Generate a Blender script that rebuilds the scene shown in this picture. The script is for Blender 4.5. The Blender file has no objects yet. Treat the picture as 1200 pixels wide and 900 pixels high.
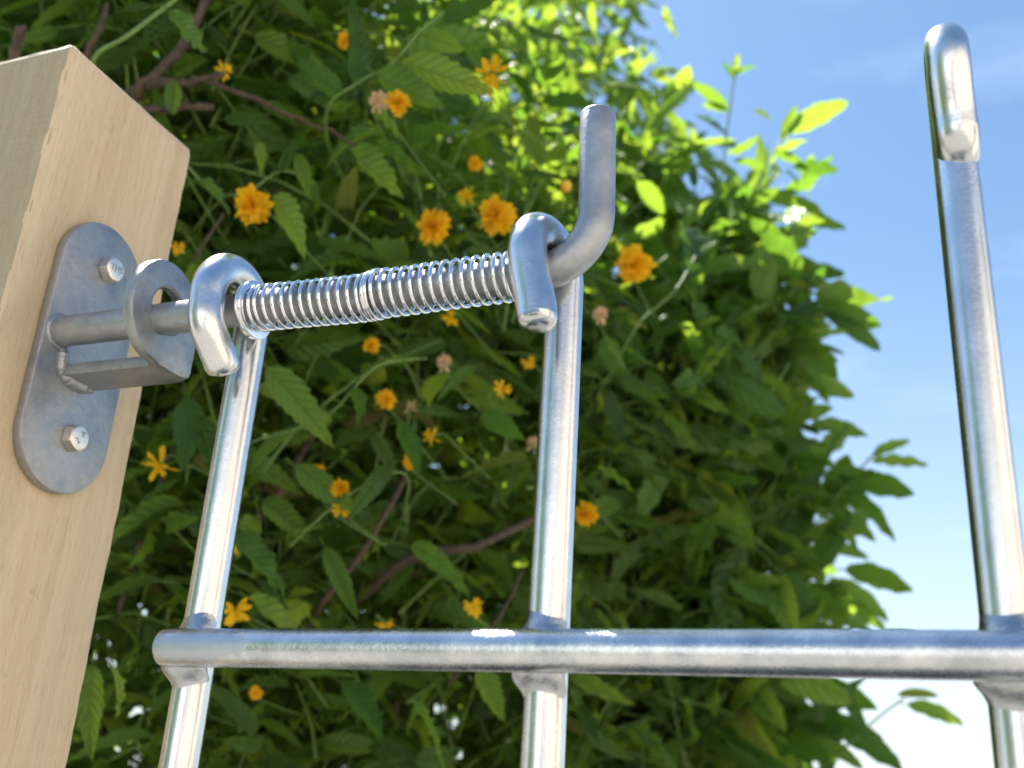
import bpy, math, random
import numpy as np
from mathutils import Vector, Matrix

random.seed(7)
rng = np.random.default_rng(11)
scene = bpy.context.scene
COL = scene.collection
Z0 = 1.05                      # height of the gate's upper cross rail above the ground

# ------------------------------------------------------------------ camera
CAM = np.array([0.2787, -0.3636, -0.0491])
RIGHT = np.array([0.93238681, 0.35636847, 0.06046769])
UP = np.array([0.0791345, -0.3644781, 0.92784344])
FWD = np.array([-0.3526933, 0.86032391, 0.36803562])
FPX = 1240.93                  # focal length in 1200-px picture units
cam = bpy.data.cameras.new('camera')
cam_ob = bpy.data.objects.new('camera', cam)
COL.objects.link(cam_ob)
m = Matrix(((RIGHT[0], UP[0], -FWD[0], CAM[0]), (RIGHT[1], UP[1], -FWD[1], CAM[1]),
            (RIGHT[2], UP[2], -FWD[2], CAM[2] + Z0), (0, 0, 0, 1)))
cam_ob.matrix_world = m
cam.sensor_width = 36.0
cam.lens = FPX / 1200 * 36
cam.clip_start = 0.02
cam.clip_end = 3000
cam.dof.use_dof = True
cam.dof.focus_distance = 0.455
cam.dof.aperture_fstop = 9.6
scene.camera = cam_ob
scene.render.resolution_x, scene.render.resolution_y = 1024, 768

# ------------------------------------------------------------------ world, sun, exposure
SUN_EL, SUN_AZ = math.radians(63), math.radians(-68)      # azimuth from +Y towards +X
world = bpy.data.worlds.new('World')
scene.world = world
world.use_nodes = True
wn, wl = world.node_tree.nodes, world.node_tree.links
wn.clear()
sky = wn.new('ShaderNodeTexSky')
sky.sky_type = 'NISHITA'
sky.sun_disc = False
sky.sun_elevation = SUN_EL
sky.sun_rotation = SUN_AZ
sky.air_density = 1.0
sky.dust_density = 0.8
sky.ozone_density = 1.6
wtc = wn.new('ShaderNodeTexCoord')
wmap = wn.new('ShaderNodeMapping')
wmap.inputs['Scale'].default_value = (1.5, 1.5, 7.0)
wnoise = wn.new('ShaderNodeTexNoise')
wnoise.inputs['Scale'].default_value = 2.2
wnoise.inputs['Detail'].default_value = 7
wnoise.inputs['Roughness'].default_value = 0.55
wramp = wn.new('ShaderNodeValToRGB')
wramp.color_ramp.elements[0].position = 0.56
wramp.color_ramp.elements[0].color = (0, 0, 0, 1)
wramp.color_ramp.elements[1].position = 0.80
wramp.color_ramp.elements[1].color = (0.16, 0.16, 0.16, 1)
wmix = wn.new('ShaderNodeMixRGB')
wmix.inputs['Color2'].default_value = (9.5, 9.8, 10.2, 1)
wbg = wn.new('ShaderNodeBackground')
wbg.inputs['Strength'].default_value = 0.068
wout = wn.new('ShaderNodeOutputWorld')
wl.new(wtc.outputs['Generated'], wmap.inputs['Vector'])
wl.new(wmap.outputs['Vector'], wnoise.inputs['Vector'])
wl.new(wnoise.outputs['Fac'], wramp.inputs['Fac'])
wl.new(wramp.outputs['Color'], wmix.inputs['Fac'])
wl.new(sky.outputs['Color'], wmix.inputs['Color1'])
wtint = wn.new('ShaderNodeMixRGB')
wtint.blend_type = 'MULTIPLY'
wtint.inputs['Fac'].default_value = 1.0
wtint.inputs['Color2'].default_value = (0.86, 1.0, 1.03, 1)
wsep = wn.new('ShaderNodeSeparateXYZ')          # pale haze low over the horizon, all the way round
wl.new(wtc.outputs['Generated'], wsep.inputs[0])
wmr = wn.new('ShaderNodeMapRange')
wmr.inputs['From Min'].default_value, wmr.inputs['From Max'].default_value = 0.0, 0.55
wmr.inputs['To Min'].default_value, wmr.inputs['To Max'].default_value = 1.0, 0.0
wpow = wn.new('ShaderNodeMath')
wpow.operation = 'POWER'
wpow.inputs[1].default_value = 1.9
whz = wn.new('ShaderNodeMixRGB')
whz.inputs['Color2'].default_value = (6.0, 5.6, 5.5, 1)
wl.new(wsep.outputs['Z'], wmr.inputs['Value'])
wl.new(wmr.outputs['Result'], wpow.inputs[0])
wl.new(wpow.outputs[0], whz.inputs['Fac'])
wl.new(wmix.outputs['Color'], whz.inputs['Color1'])
wl.new(whz.outputs['Color'], wtint.inputs['Color1'])
wl.new(wtint.outputs['Color'], wbg.inputs['Color'])
wl.new(wbg.outputs['Background'], wout.inputs['Surface'])

sun = bpy.data.lights.new('sun', 'SUN')
sun.energy = 5.0
sun.angle = math.radians(0.53)
sun.color = (1.0, 0.965, 0.91)
sun_ob = bpy.data.objects.new('sun', sun)
COL.objects.link(sun_ob)
sun_dir = Vector((math.sin(SUN_AZ) * math.cos(SUN_EL), math.cos(SUN_AZ) * math.cos(SUN_EL), math.sin(SUN_EL)))
sun_ob.rotation_euler = sun_dir.to_track_quat('Z', 'Y').to_euler()
sun_ob.location = (0, 0, 6)

vs = scene.view_settings
vs.view_transform = 'Standard'
vs.look = 'None'
vs.exposure = 1.65
vs.gamma = 1.0
vs.use_curve_mapping = False
scene.cycles.max_bounces = 10
scene.cycles.transmission_bounces = 8
scene.cycles.diffuse_bounces = 5


# ------------------------------------------------------------------ helpers
def at(u, v, depth):
    """world point seen at picture position (u, v) of the 1200x900 photograph, depth metres ahead (rail-relative z)"""
    return CAM + depth * (FWD + RIGHT * (u - 600) / FPX - UP * (v - 450) / FPX)


def link(o, parent=None):
    COL.objects.link(o)
    if parent is not None:
        o.parent = parent
    return o


def tag(o, label=None, cat=None, group=None, kind=None):
    for k, v in (('label', label), ('category', cat), ('group', group), ('kind', kind)):
        if v:
            o[k] = v
    return o


def empty(name, loc):
    o = bpy.data.objects.new(name, None)
    o.location = loc
    o.empty_display_size = 0.05
    return link(o)


def mesh_obj(name, verts, faces, mat, parent=None, offset=(0, 0, 0), smooth=True, angle=40):
    """offset: origin of the parent, so that vertices given in world coordinates stay put"""
    me = bpy.data.meshes.new(name)
    V = np.asarray(verts, float) - np.asarray(offset, float)
    me.from_pydata(V.tolist(), [], [tuple(int(i) for i in f) for f in faces])
    me.update()
    if smooth:
        me.shade_smooth()
        me.set_sharp_from_angle(angle=math.radians(angle))
    if mat:
        me.materials.append(mat)
    return link(bpy.data.objects.new(name, me), parent)


class MB:
    def __init__(self):
        self.v, self.f = [], []

    def add(self, V, F):
        n = len(self.v)
        self.v.extend([tuple(p) for p in V])
        self.f.extend([tuple(i + n for i in f) for f in F])
        return self


def tube(path, rad, segs=20, cap=True, bevel=0.0):
    P = [np.array(p, float) for p in path]
    R = list(rad) if hasattr(rad, '__len__') else [rad] * len(P)
    if bevel:
        t0 = (P[1] - P[0]) / np.linalg.norm(P[1] - P[0])
        t1 = (P[-1] - P[-2]) / np.linalg.norm(P[-1] - P[-2])
        pre, prr, post, por = [], [], [], []
        for k in range(3):
            a = (k / 3) * math.pi / 2
            off = bevel * (1 - math.sin(a))
            dr = bevel * (1 - math.cos(math.pi / 2 - a))
            pre.append(P[0] + t0 * bevel * (1 - math.cos(a)) if False else P[0] + t0 * (bevel * (1 - math.cos(a))))
            prr.append(R[0] - bevel * (1 - math.sin(a)))
            post.append(P[-1] - t1 * (bevel * (1 - math.cos(a))))
            por.append(R[-1] - bevel * (1 - math.sin(a)))
        P = pre + [P[0] + t0 * bevel] + P[1:-1] + [P[-1] - t1 * bevel] + post[::-1]
        R = prr + R + por[::-1]
    n = len(P)
    T = []
    for i in range(n):
        a, b = P[max(i - 1, 0)], P[min(i + 1, n - 1)]
        d = b - a
        T.append(d / (np.linalg.norm(d) + 1e-12))
    ref = np.array([0, 0, 1.0]) if abs(T[0][2]) < 0.9 else np.array([1.0, 0, 0])
    nv = np.cross(T[0], ref)
    nv /= np.linalg.norm(nv)
    V, F = [], []
    for i in range(n):
        nv = nv - T[i] * (nv @ T[i])
        nv /= np.linalg.norm(nv)
        bv = np.cross(T[i], nv)
        for k in range(segs):
            a = 2 * math.pi * k / segs
            V.append(P[i] + R[i] * (math.cos(a) * nv + math.sin(a) * bv))
    for i in range(n - 1):
        for k in range(segs):
            k2 = (k + 1) % segs
            F.append((i * segs + k, i * segs + k2, (i + 1) * segs + k2, (i + 1) * segs + k))
    if cap:
        F.append(tuple(range(segs))[::-1])
        F.append(tuple((n - 1) * segs + k for k in range(segs)))
    return V, F


def zup(V):
    return [(p[0], p[1], p[2] + Z0) for p in V]


def blob(c, r, seed, amp=0.15, nu=18, nv=12):
    """a lumpy ellipsoid, for weld metal"""
    rs = np.random.default_rng(seed)
    ph = rs.uniform(0, 6.28, 6)
    V, F = [], []
    for i in range(nv + 1):
        th = math.pi * i / nv
        for k in range(nu):
            a = 2 * math.pi * k / nu
            s = 1 + amp * (math.sin(3 * a + ph[0]) * math.sin(2 * th + ph[1]) + 0.6 * math.sin(5 * a + ph[2] + 3 * th))
            V.append((c[0] + r[0] * s * math.sin(th) * math.cos(a), c[1] + r[1] * s * math.sin(th) * math.sin(a),
                      c[2] + r[2] * s * math.cos(th)))
    for i in range(nv):
        for k in range(nu):
            k2 = (k + 1) % nu
            F.append((i * nu + k, (i + 1) * nu + k, (i + 1) * nu + k2, i * nu + k2))
    return V, F


def prism(outline, axis, a0, a1, bevel=0.0, hole=None):
    """extrude a closed 2-D outline (list of (p, q)) along an axis ('x','y','z'); edges rounded by bevel.
    hole: inner outline with the same number of points"""
    O = np.array(outline, float)
    n = len(O)

    def inset(L, d):
        prv, nxt = np.roll(L, 1, 0), np.roll(L, -1, 0)
        t = nxt - prv
        t /= np.linalg.norm(t, axis=1)[:, None] + 1e-12
        nrm = np.stack([-t[:, 1], t[:, 0]], 1)
        area = 0.5 * np.sum(L[:, 0] * nxt[:, 1] - nxt[:, 0] * L[:, 1])
        return L + nrm * d * (1 if area > 0 else -1)
    rings = []
    for ins, a in ((bevel, a0), (bevel * 0.3, a0 + bevel * 0.3), (0, a0 + bevel), (0, a1 - bevel),
                   (bevel * 0.3, a1 - bevel * 0.3), (bevel, a1)):
        rings.append((inset(O, ins), a))
    if hole is not None:
        Hh = np.array(hole, float)
        for ins, a in ((bevel, a1), (0, a1 - bevel), (0, a0 + bevel), (bevel, a0)):
            rings.append((inset(Hh, -ins), a))
    V, F = [], []
    for L, a in rings:
        for p, q in L:
            V.append({'x': (a, p, q), 'y': (p, a, q), 'z': (p, q, a)}[axis])
    nr = len(rings)
    last = nr if hole is not None else nr - 1
    for i in range(last):
        j = (i + 1) % nr
        for k in range(n):
            k2 = (k + 1) % n
            F.append((i * n + k, i * n + k2, j * n + k2, j * n + k))
    if hole is None:
        F.append(tuple(range(n))[::-1])
        F.append(tuple((nr - 1) * n + k for k in range(n)))
    return V, F


# ------------------------------------------------------------------ materials
def new_mat(name):
    mt = bpy.data.materials.new(name)
    mt.use_nodes = True
    nt = mt.node_tree
    return mt, nt, nt.nodes, nt.links, nt.nodes['Principled BSDF']


def N(nodes, typ, **kw):
    nd = nodes.new(typ)
    for k, v in kw.items():
        if k in nd.inputs:
            nd.inputs[k].default_value = v
        else:
            setattr(nd, k, v)
    return nd


def ramp(nodes, stops):
    r = nodes.new('ShaderNodeValToRGB')
    el = r.color_ramp.elements
    while len(el) < len(stops):
        el.new(0.5)
    for e, (p, c) in zip(el, stops):
        e.position = p
        e.color = (*c, 1) if len(c) == 3 else c
    return r


def galvanised(name, stops, rough, metal=1.0, scale=60, bump=0.12, bscale=260, rvar=0.12, stretch=(1, 1, 1), speck=0.0, patch=None):
    mt, nt, nd, lk, bs = new_mat(name)
    tc = N(nd, 'ShaderNodeTexCoord')
    mp = N(nd, 'ShaderNodeMapping')
    mp.inputs['Scale'].default_value = stretch
    lk.new(tc.outputs['Object'], mp.inputs['Vector'])
    n1 = N(nd, 'ShaderNodeTexNoise', Scale=scale, Detail=5.0, Roughness=0.6)
    n2 = N(nd, 'ShaderNodeTexNoise', Scale=bscale, Detail=4.0, Roughness=0.6)
    lk.new(mp.outputs['Vector'], n1.inputs['Vector'])
    lk.new(mp.outputs['Vector'], n2.inputs['Vector'])
    r = ramp(nd, stops)
    lk.new(n1.outputs['Fac'], r.inputs['Fac'])
    col = r.outputs['Color']
    mr = N(nd, 'ShaderNodeMapRange')
    mr.inputs['From Min'].default_value, mr.inputs['From Max'].default_value = 0.3, 0.7
    mr.inputs['To Min'].default_value, mr.inputs['To Max'].default_value = rough - rvar, rough + rvar
    mixn = N(nd, 'ShaderNodeMath', operation='ADD')
    sc_ = N(nd, 'ShaderNodeMath', operation='MULTIPLY')
    sc_.inputs[1].default_value = 0.5
    lk.new(n1.outputs['Fac'], mixn.inputs[0])
    lk.new(n2.outputs['Fac'], mixn.inputs[1])
    lk.new(mixn.outputs[0], sc_.inputs[0])
    lk.new(sc_.outputs[0], mr.inputs['Value'])
    rgh = mr.outputs['Result']
    bp = N(nd, 'ShaderNodeBump', Strength=bump, Distance=0.0006)
    hgt = n2.outputs['Fac']
    if speck:
        vo = N(nd, 'ShaderNodeTexNoise', Scale=900.0, Detail=3.0, Roughness=0.7)
        lk.new(mp.outputs['Vector'], vo.inputs['Vector'])
        ad = N(nd, 'ShaderNodeMath', operation='MULTIPLY_ADD')
        ad.inputs[1].default_value = speck
        lk.new(vo.outputs['Fac'], ad.inputs[0])
        lk.new(hgt, ad.inputs[2])
        hgt = ad.outputs[0]
    if patch:
        # a dull worn spot with a wavy outline: centre and half sizes in object space
        (px, pz), (hx, hz), pcol = patch
        sx = N(nd, 'ShaderNodeSeparateXYZ')
        lk.new(tc.outputs['Object'], sx.inputs[0])

        def sq(sock, c, h):
            a = N(nd, 'ShaderNodeMath', operation='SUBTRACT')
            a.inputs[1].default_value = c
            b = N(nd, 'ShaderNodeMath', operation='DIVIDE')
            b.inputs[1].default_value = h
            c_ = N(nd, 'ShaderNodeMath', operation='POWER')
            ab = N(nd, 'ShaderNodeMath', operation='ABSOLUTE')
            c_.inputs[1].default_value = 2.0
            lk.new(sock, a.inputs[0]); lk.new(a.outputs[0], b.inputs[0]); lk.new(b.outputs[0], ab.inputs[0]); lk.new(ab.outputs[0], c_.inputs[0])
            return c_.outputs[0]
        su = N(nd, 'ShaderNodeMath', operation='ADD')
        lk.new(sq(sx.outputs['X'], px, hx), su.inputs[0])
        lk.new(sq(sx.outputs['Z'], pz, hz), su.inputs[1])
        wv = N(nd, 'ShaderNodeTexNoise', Scale=120.0, Detail=5.0)
        lk.new(tc.outputs['Object'], wv.inputs['Vector'])
        s2 = N(nd, 'ShaderNodeMath', operation='MULTIPLY_ADD')
        s2.inputs[1].default_value = 2.6
        lk.new(wv.outputs['Fac'], s2.inputs[0])
        lk.new(su.outputs[0], s2.inputs[2])
        mk = N(nd, 'ShaderNodeMapRange')
        mk.inputs['From Min'].default_value, mk.inputs['From Max'].default_value = 2.14, 2.30
        mk.inputs['To Min'].default_value, mk.inputs['To Max'].default_value = 0.6, 0.0
        lk.new(s2.outputs[0], mk.inputs['Value'])
        mx = N(nd, 'ShaderNodeMixRGB')
        mx.inputs['Color2'].default_value = (*pcol, 1)
        lk.new(mk.outputs['Result'], mx.inputs['Fac'])
        lk.new(col, mx.inputs['Color1'])
        col = mx.outputs['Color']
        mx2 = N(nd, 'ShaderNodeMixRGB')
        mx2.inputs['Color2'].default_value = (0.62, 0.62, 0.62, 1)
        lk.new(mk.outputs['Result'], mx2.inputs['Fac'])
        lk.new(rgh, mx2.inputs['Color1'])
        rgh = mx2.outputs['Color']
        mm = N(nd, 'ShaderNodeMath', operation='MULTIPLY_ADD')
        mm.inputs[1].default_value = 0.6
        lk.new(mk.outputs['Result'], mm.inputs[0])
        lk.new(hgt, mm.inputs[2])
        hgt = mm.outputs[0]
    lk.new(col, bs.inputs['Base Color'])
    lk.new(rgh, bs.inputs['Roughness'])
    lk.new(hgt, bp.inputs['Height'])
    lk.new(bp.outputs['Normal'], bs.inputs['Normal'])
    bs.inputs['Metallic'].default_value = metal
    return mt


M = {}
M['bar'] = galvanised('bright_galvanised_steel', [(0.25, (0.58, 0.605, 0.64)), (0.5, (0.68, 0.70, 0.72)), (0.75, (0.77, 0.78, 0.80))], 0.24, scale=60, bump=0.10, bscale=520, rvar=0.06, speck=0.5)
M['rail'] = galvanised('frosted_galvanised_steel', [(0.28, (0.44, 0.48, 0.52)), (0.5, (0.62, 0.65, 0.68)), (0.72, (0.82, 0.83, 0.84))], 0.27, scale=70, bump=0.22, bscale=520, rvar=0.10, speck=0.8,
                       patch=((0.0145, 0.0), (0.021, 0.0062), (0.50, 0.56, 0.63)))
M['rail2'] = galvanised('frosted_galvanised_steel_lower', [(0.3, (0.55, 0.58, 0.61)), (0.7, (0.78, 0.79, 0.80))], 0.30, scale=70, bump=0.30, bscale=520, rvar=0.10, speck=0.8)
M['dull'] = galvanised('dull_hot_dip_zinc', [(0.28, (0.22, 0.24, 0.27)), (0.42, (0.31, 0.33, 0.35)), (0.54, (0.38, 0.39, 0.40)), (0.60, (0.34, 0.35, 0.36)), (0.74, (0.50, 0.485, 0.45))], 0.43, metal=0.75, scale=46, bump=0.55, bscale=240, rvar=0.14)
M['pin'] = galvanised('grey_hot_dip_zinc_rod', [(0.3, (0.30, 0.33, 0.36)), (0.5, (0.38, 0.405, 0.43)), (0.7, (0.48, 0.50, 0.52))], 0.45, metal=0.8, scale=70, bump=0.45, bscale=330, rvar=0.08)
M['weld'] = galvanised('zinc_coated_weld', [(0.3, (0.36, 0.39, 0.42)), (0.7, (0.62, 0.64, 0.66))], 0.33, scale=120, bump=0.6, bscale=300, rvar=0.12)
M['spring'] = galvanised('bright_zinc_wire', [(0.3, (0.78, 0.79, 0.82)), (0.7, (0.90, 0.90, 0.92))], 0.13, scale=200, bump=0.03, bscale=500, rvar=0.05)
M['bolt'] = galvanised('warm_zinc_bolt', [(0.3, (0.78, 0.70, 0.60)), (0.7, (0.92, 0.86, 0.78))], 0.36, scale=150, bump=0.2, bscale=500, rvar=0.1)
M['mark'], _, _, _, _b = new_mat('stamped_mark')
_b.inputs['Base Color'].default_value = (0.30, 0.28, 0.26, 1)
_b.inputs['Metallic'].default_value = 0.8
_b.inputs['Roughness'].default_value = 0.5


def wood_mat(name='planed_pine', tone=(1, 1, 1), rough_saw=0.35):
    mt, nt, nd, lk, bs = new_mat(name)
    tc = N(nd, 'ShaderNodeTexCoord')
    # long grain
    mp = N(nd, 'ShaderNodeMapping')
    mp.inputs['Scale'].default_value = (1, 1, 0.035)
    lk.new(tc.outputs['Object'], mp.inputs['Vector'])
    g = N(nd, 'ShaderNodeTexNoise', Scale=190.0, Detail=6.0, Roughness=0.62, Distortion=0.5)
    lk.new(mp.outputs['Vector'], g.inputs['Vector'])
    # broad soft growth bands
    mp2 = N(nd, 'ShaderNodeMapping')
    mp2.inputs['Scale'].default_value = (1, 1, 0.09)
    mp2.inputs['Rotation'].default_value = (0.03, 0.02, 0)
    lk.new(tc.outputs['Object'], mp2.inputs['Vector'])
    b = N(nd, 'ShaderNodeTexNoise', Scale=34.0, Detail=3.0, Roughness=0.5)
    lk.new(mp2.outputs['Vector'], b.inputs['Vector'])
    # fine fibre flecks
    mp3 = N(nd, 'ShaderNodeMapping')
    mp3.inputs['Scale'].default_value = (1, 1, 0.12)
    lk.new(tc.outputs['Object'], mp3.inputs['Vector'])
    fl = N(nd, 'ShaderNodeTexNoise', Scale=850.0, Detail=2.0)
    lk.new(mp3.outputs['Vector'], fl.inputs['Vector'])
    # planer chatter running across the grain
    wv = N(nd, 'ShaderNodeTexWave', Scale=95.0, Distortion=2.5, Detail=2.0)
    wv.bands_direction = 'Z'
    mpw = N(nd, 'ShaderNodeMapping')
    mpw.inputs['Rotation'].default_value = (0.25, 0.0, 0)
    lk.new(tc.outputs['Object'], mpw.inputs['Vector'])
    lk.new(mpw.outputs['Vector'], wv.inputs['Vector'])
    r1 = ramp(nd, [(0.28, tuple(a * b for a, b in zip((0.585, 0.46, 0.298), tone))), (0.5, tuple(a * b for a, b in zip((0.64, 0.51, 0.338), tone))), (0.72, tuple(a * b for a, b in zip((0.685, 0.56, 0.382), tone)))])
    lk.new(g.outputs['Fac'], r1.inputs['Fac'])
    r2 = ramp(nd, [(0.30, (0.86, 0.83, 0.79)), (0.52, (1, 1, 1)), (0.75, (1.0, 0.97, 0.92))])
    lk.new(b.outputs['Fac'], r2.inputs['Fac'])
    mx = N(nd, 'ShaderNodeMixRGB', blend_type='MULTIPLY', Fac=0.8)
    lk.new(r1.outputs['Color'], mx.inputs['Color1'])
    lk.new(r2.outputs['Color'], mx.inputs['Color2'])
    r3 = ramp(nd, [(0.30, (0.80, 0.76, 0.72)), (0.48, (1, 1, 1))])
    lk.new(fl.outputs['Fac'], r3.inputs['Fac'])
    mx2 = N(nd, 'ShaderNodeMixRGB', blend_type='MULTIPLY', Fac=0.55)
    lk.new(mx.outputs['Color'], mx2.inputs['Color1'])
    lk.new(r3.outputs['Color'], mx2.inputs['Color2'])
    # a few grey dirt smudges
    sm = N(nd, 'ShaderNodeTexNoise', Scale=55.0, Detail=3.0, Roughness=0.7)
    lk.new(tc.outputs['Object'], sm.inputs['Vector'])
    r4 = ramp(nd, [(0.66, (0, 0, 0)), (0.76, (0.5, 0.5, 0.5))])
    lk.new(sm.outputs['Fac'], r4.inputs['Fac'])
    mx3 = N(nd, 'ShaderNodeMixRGB')
    mx3.inputs['Color2'].default_value = (0.33, 0.28, 0.22, 1)
    lk.new(r4.outputs['Color'], mx3.inputs['Fac'])
    lk.new(mx2.outputs['Color'], mx3.inputs['Color1'])
    lk.new(mx3.outputs['Color'], bs.inputs['Base Color'])
    bs.inputs['Roughness'].default_value = 0.68
    bs.inputs['Specular IOR Level'].default_value = 0.3
    ad = N(nd, 'ShaderNodeMath', operation='MULTIPLY_ADD')
    ad.inputs[1].default_value = rough_saw
    lk.new(wv.outputs['Fac'], ad.inputs[0])
    lk.new(g.outputs['Fac'], ad.inputs[2])
    ad2 = N(nd, 'ShaderNodeMath', operation='MULTIPLY_ADD')
    ad2.inputs[1].default_value = 0.6
    lk.new(fl.outputs['Fac'], ad2.inputs[0])
    lk.new(ad.outputs[0], ad2.inputs[2])
    bp = N(nd, 'ShaderNodeBump', Strength=0.35, Distance=0.0005)
    lk.new(ad2.outputs[0], bp.inputs['Height'])
    lk.new(bp.outputs['Normal'], bs.inputs['Normal'])
    return mt


M['wood'] = wood_mat()
M['wood_sawn_shaded'] = wood_mat('rough_sawn_pine_shaded', (0.66, 0.70, 0.72), 1.1)  # saw marks and weathered grey, with the front face's shade painted into the tone


def leaf_mat(name, dark, light, trans_d, trans_l, veins=9.0, slant=3.2, rough=0.42, tw=0.5):
    mt = bpy.data.materials.new(name)
    mt.use_nodes = True
    nt = mt.node_tree
    nd, lk = nt.nodes, nt.links
    nd.clear()
    out = N(nd, 'ShaderNodeOutputMaterial')
    bs = N(nd, 'ShaderNodeBsdfPrincipled')
    tr = N(nd, 'ShaderNodeBsdfTranslucent')
    ms = N(nd, 'ShaderNodeMixShader')
    ms.inputs['Fac'].default_value = tw
    # per-leaf variation: attribute for joined foliage, object random for single leaves
    at_ = N(nd, 'ShaderNodeAttribute', attribute_name='tint')
    oi = N(nd, 'ShaderNodeObjectInfo')
    ad = N(nd, 'ShaderNodeMath', operation='ADD')
    fr = N(nd, 'ShaderNodeMath', operation='FRACT')
    lk.new(at_.outputs['Fac'], ad.inputs[0])
    lk.new(oi.outputs['Random'], ad.inputs[1])
    lk.new(ad.outputs[0], fr.inputs[0])
    uv = N(nd, 'ShaderNodeUVMap', uv_map='UVMap')
    sp = N(nd, 'ShaderNodeSeparateXYZ')
    lk.new(uv.outputs['UV'], sp.inputs[0])
    # side = |u-.5|*2
    a = N(nd, 'ShaderNodeMath', operation='SUBTRACT'); a.inputs[1].default_value = 0.5
    b = N(nd, 'ShaderNodeMath', operation='ABSOLUTE')
    lk.new(sp.outputs['X'], a.inputs[0]); lk.new(a.outputs[0], b.inputs[0])
    # vein phase
    ph = N(nd, 'ShaderNodeMath', operation='MULTIPLY'); ph.inputs[1].default_value = veins
    lk.new(sp.outputs['Y'], ph.inputs[0])
    ph2 = N(nd, 'ShaderNodeMath', operation='MULTIPLY_ADD'); ph2.inputs[1].default_value = -slant
    lk.new(b.outputs[0], ph2.inputs[0]); lk.new(ph.outputs[0], ph2.inputs[2])
    frc = N(nd, 'ShaderNodeMath', operation='FRACT')
    lk.new(ph2.outputs[0], frc.inputs[0])
    c = N(nd, 'ShaderNodeMath', operation='SUBTRACT'); c.inputs[1].default_value = 0.5
    d = N(nd, 'ShaderNodeMath', operation='ABSOLUTE')
    lk.new(frc.outputs[0], c.inputs[0]); lk.new(c.outputs[0], d.inputs[0])
    vr = ramp(nd, [(0.0, (1, 1, 1)), (0.10, (0.35, 0.35, 0.35)), (0.45, (0, 0, 0))])
    lk.new(d.outputs[0], vr.inputs['Fac'])
    mid = ramp(nd, [(0.0, (1, 1, 1)), (0.03, (0.6, 0.6, 0.6)), (0.07, (0, 0, 0))])
    lk.new(b.outputs[0], mid.inputs['Fac'])
    vm = N(nd, 'ShaderNodeMixRGB', blend_type='LIGHTEN', Fac=1.0)
    lk.new(vr.outputs['Color'], vm.inputs['Color1']); lk.new(mid.outputs['Color'], vm.inputs['Color2'])
    # colour
    cr = ramp(nd, [(0.0, dark), (0.6, light), (0.92, tuple(1.15 * x for x in light)), (0.97, (1.9 * light[0], 1.35 * light[1], 1.1 * light[2])), (0.988, (0.20, 0.12, 0.05))])
    lk.new(fr.outputs[0], cr.inputs['Fac'])
    no = N(nd, 'ShaderNodeTexNoise', Scale=40.0, Detail=3.0)
    tc = N(nd, 'ShaderNodeTexCoord')
    lk.new(tc.outputs['Object'], no.inputs['Vector'])
    nr = ramp(nd, [(0.3, (0.75, 0.75, 0.75)), (0.7, (1.15, 1.15, 1.1))])
    lk.new(no.outputs['Fac'], nr.inputs['Fac'])
    cm = N(nd, 'ShaderNodeMixRGB', blend_type='MULTIPLY', Fac=0.8)
    lk.new(cr.outputs['Color'], cm.inputs['Color1']); lk.new(nr.outputs['Color'], cm.inputs['Color2'])
    vmul = N(nd, 'ShaderNodeMath', operation='MULTIPLY'); vmul.inputs[1].default_value = 0.5
    lk.new(vm.outputs['Color'], vmul.inputs[0])
    cv = N(nd, 'ShaderNodeMixRGB')
    cv.inputs['Color2'].default_value = (0.16, 0.24, 0.07, 1)
    lk.new(vmul.outputs[0], cv.inputs['Fac']); lk.new(cm.outputs['Color'], cv.inputs['Color1'])
    lk.new(cv.outputs['Color'], bs.inputs['Base Color'])
    bs.inputs['Roughness'].default_value = rough
    bs.inputs['Specular IOR Level'].default_value = 0.42
    tr_r = ramp(nd, [(0.0, trans_d), (1.0, trans_l)])
    lk.new(fr.outputs[0], tr_r.inputs['Fac'])
    tm = N(nd, 'ShaderNodeMixRGB', blend_type='MULTIPLY')
    lk.new(vmul.outputs[0], tm.inputs['Fac'])
    tm.inputs['Color2'].default_value = (0.35, 0.4, 0.3, 1)
    lk.new(tr_r.outputs['Color'], tm.inputs['Color1'])
    lk.new(tm.outputs['Color'], tr.inputs['Color'])
    bp = N(nd, 'ShaderNodeBump', Strength=1.0, Distance=0.0018)
    bp.invert = True
    lk.new(vm.outputs['Color'], bp.inputs['Height'])
    lk.new(bp.outputs['Normal'], bs.inputs['Normal'])
    lk.new(bs.outputs[0], ms.inputs[1]); lk.new(tr.outputs[0], ms.inputs[2])
    lk.new(ms.outputs[0], out.inputs['Surface'])
    return mt


M['leaf'] = leaf_mat('serrated_green_leaf', (0.022, 0.066, 0.012), (0.090, 0.200, 0.030), (0.15, 0.34, 0.022), (0.50, 0.64, 0.05))
M['leaf2'] = leaf_mat('broad_green_leaf', (0.034, 0.098, 0.022), (0.120, 0.255, 0.045), (0.14, 0.32, 0.022), (0.46, 0.62, 0.05), veins=7.0, slant=3.6, rough=0.36)


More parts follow.
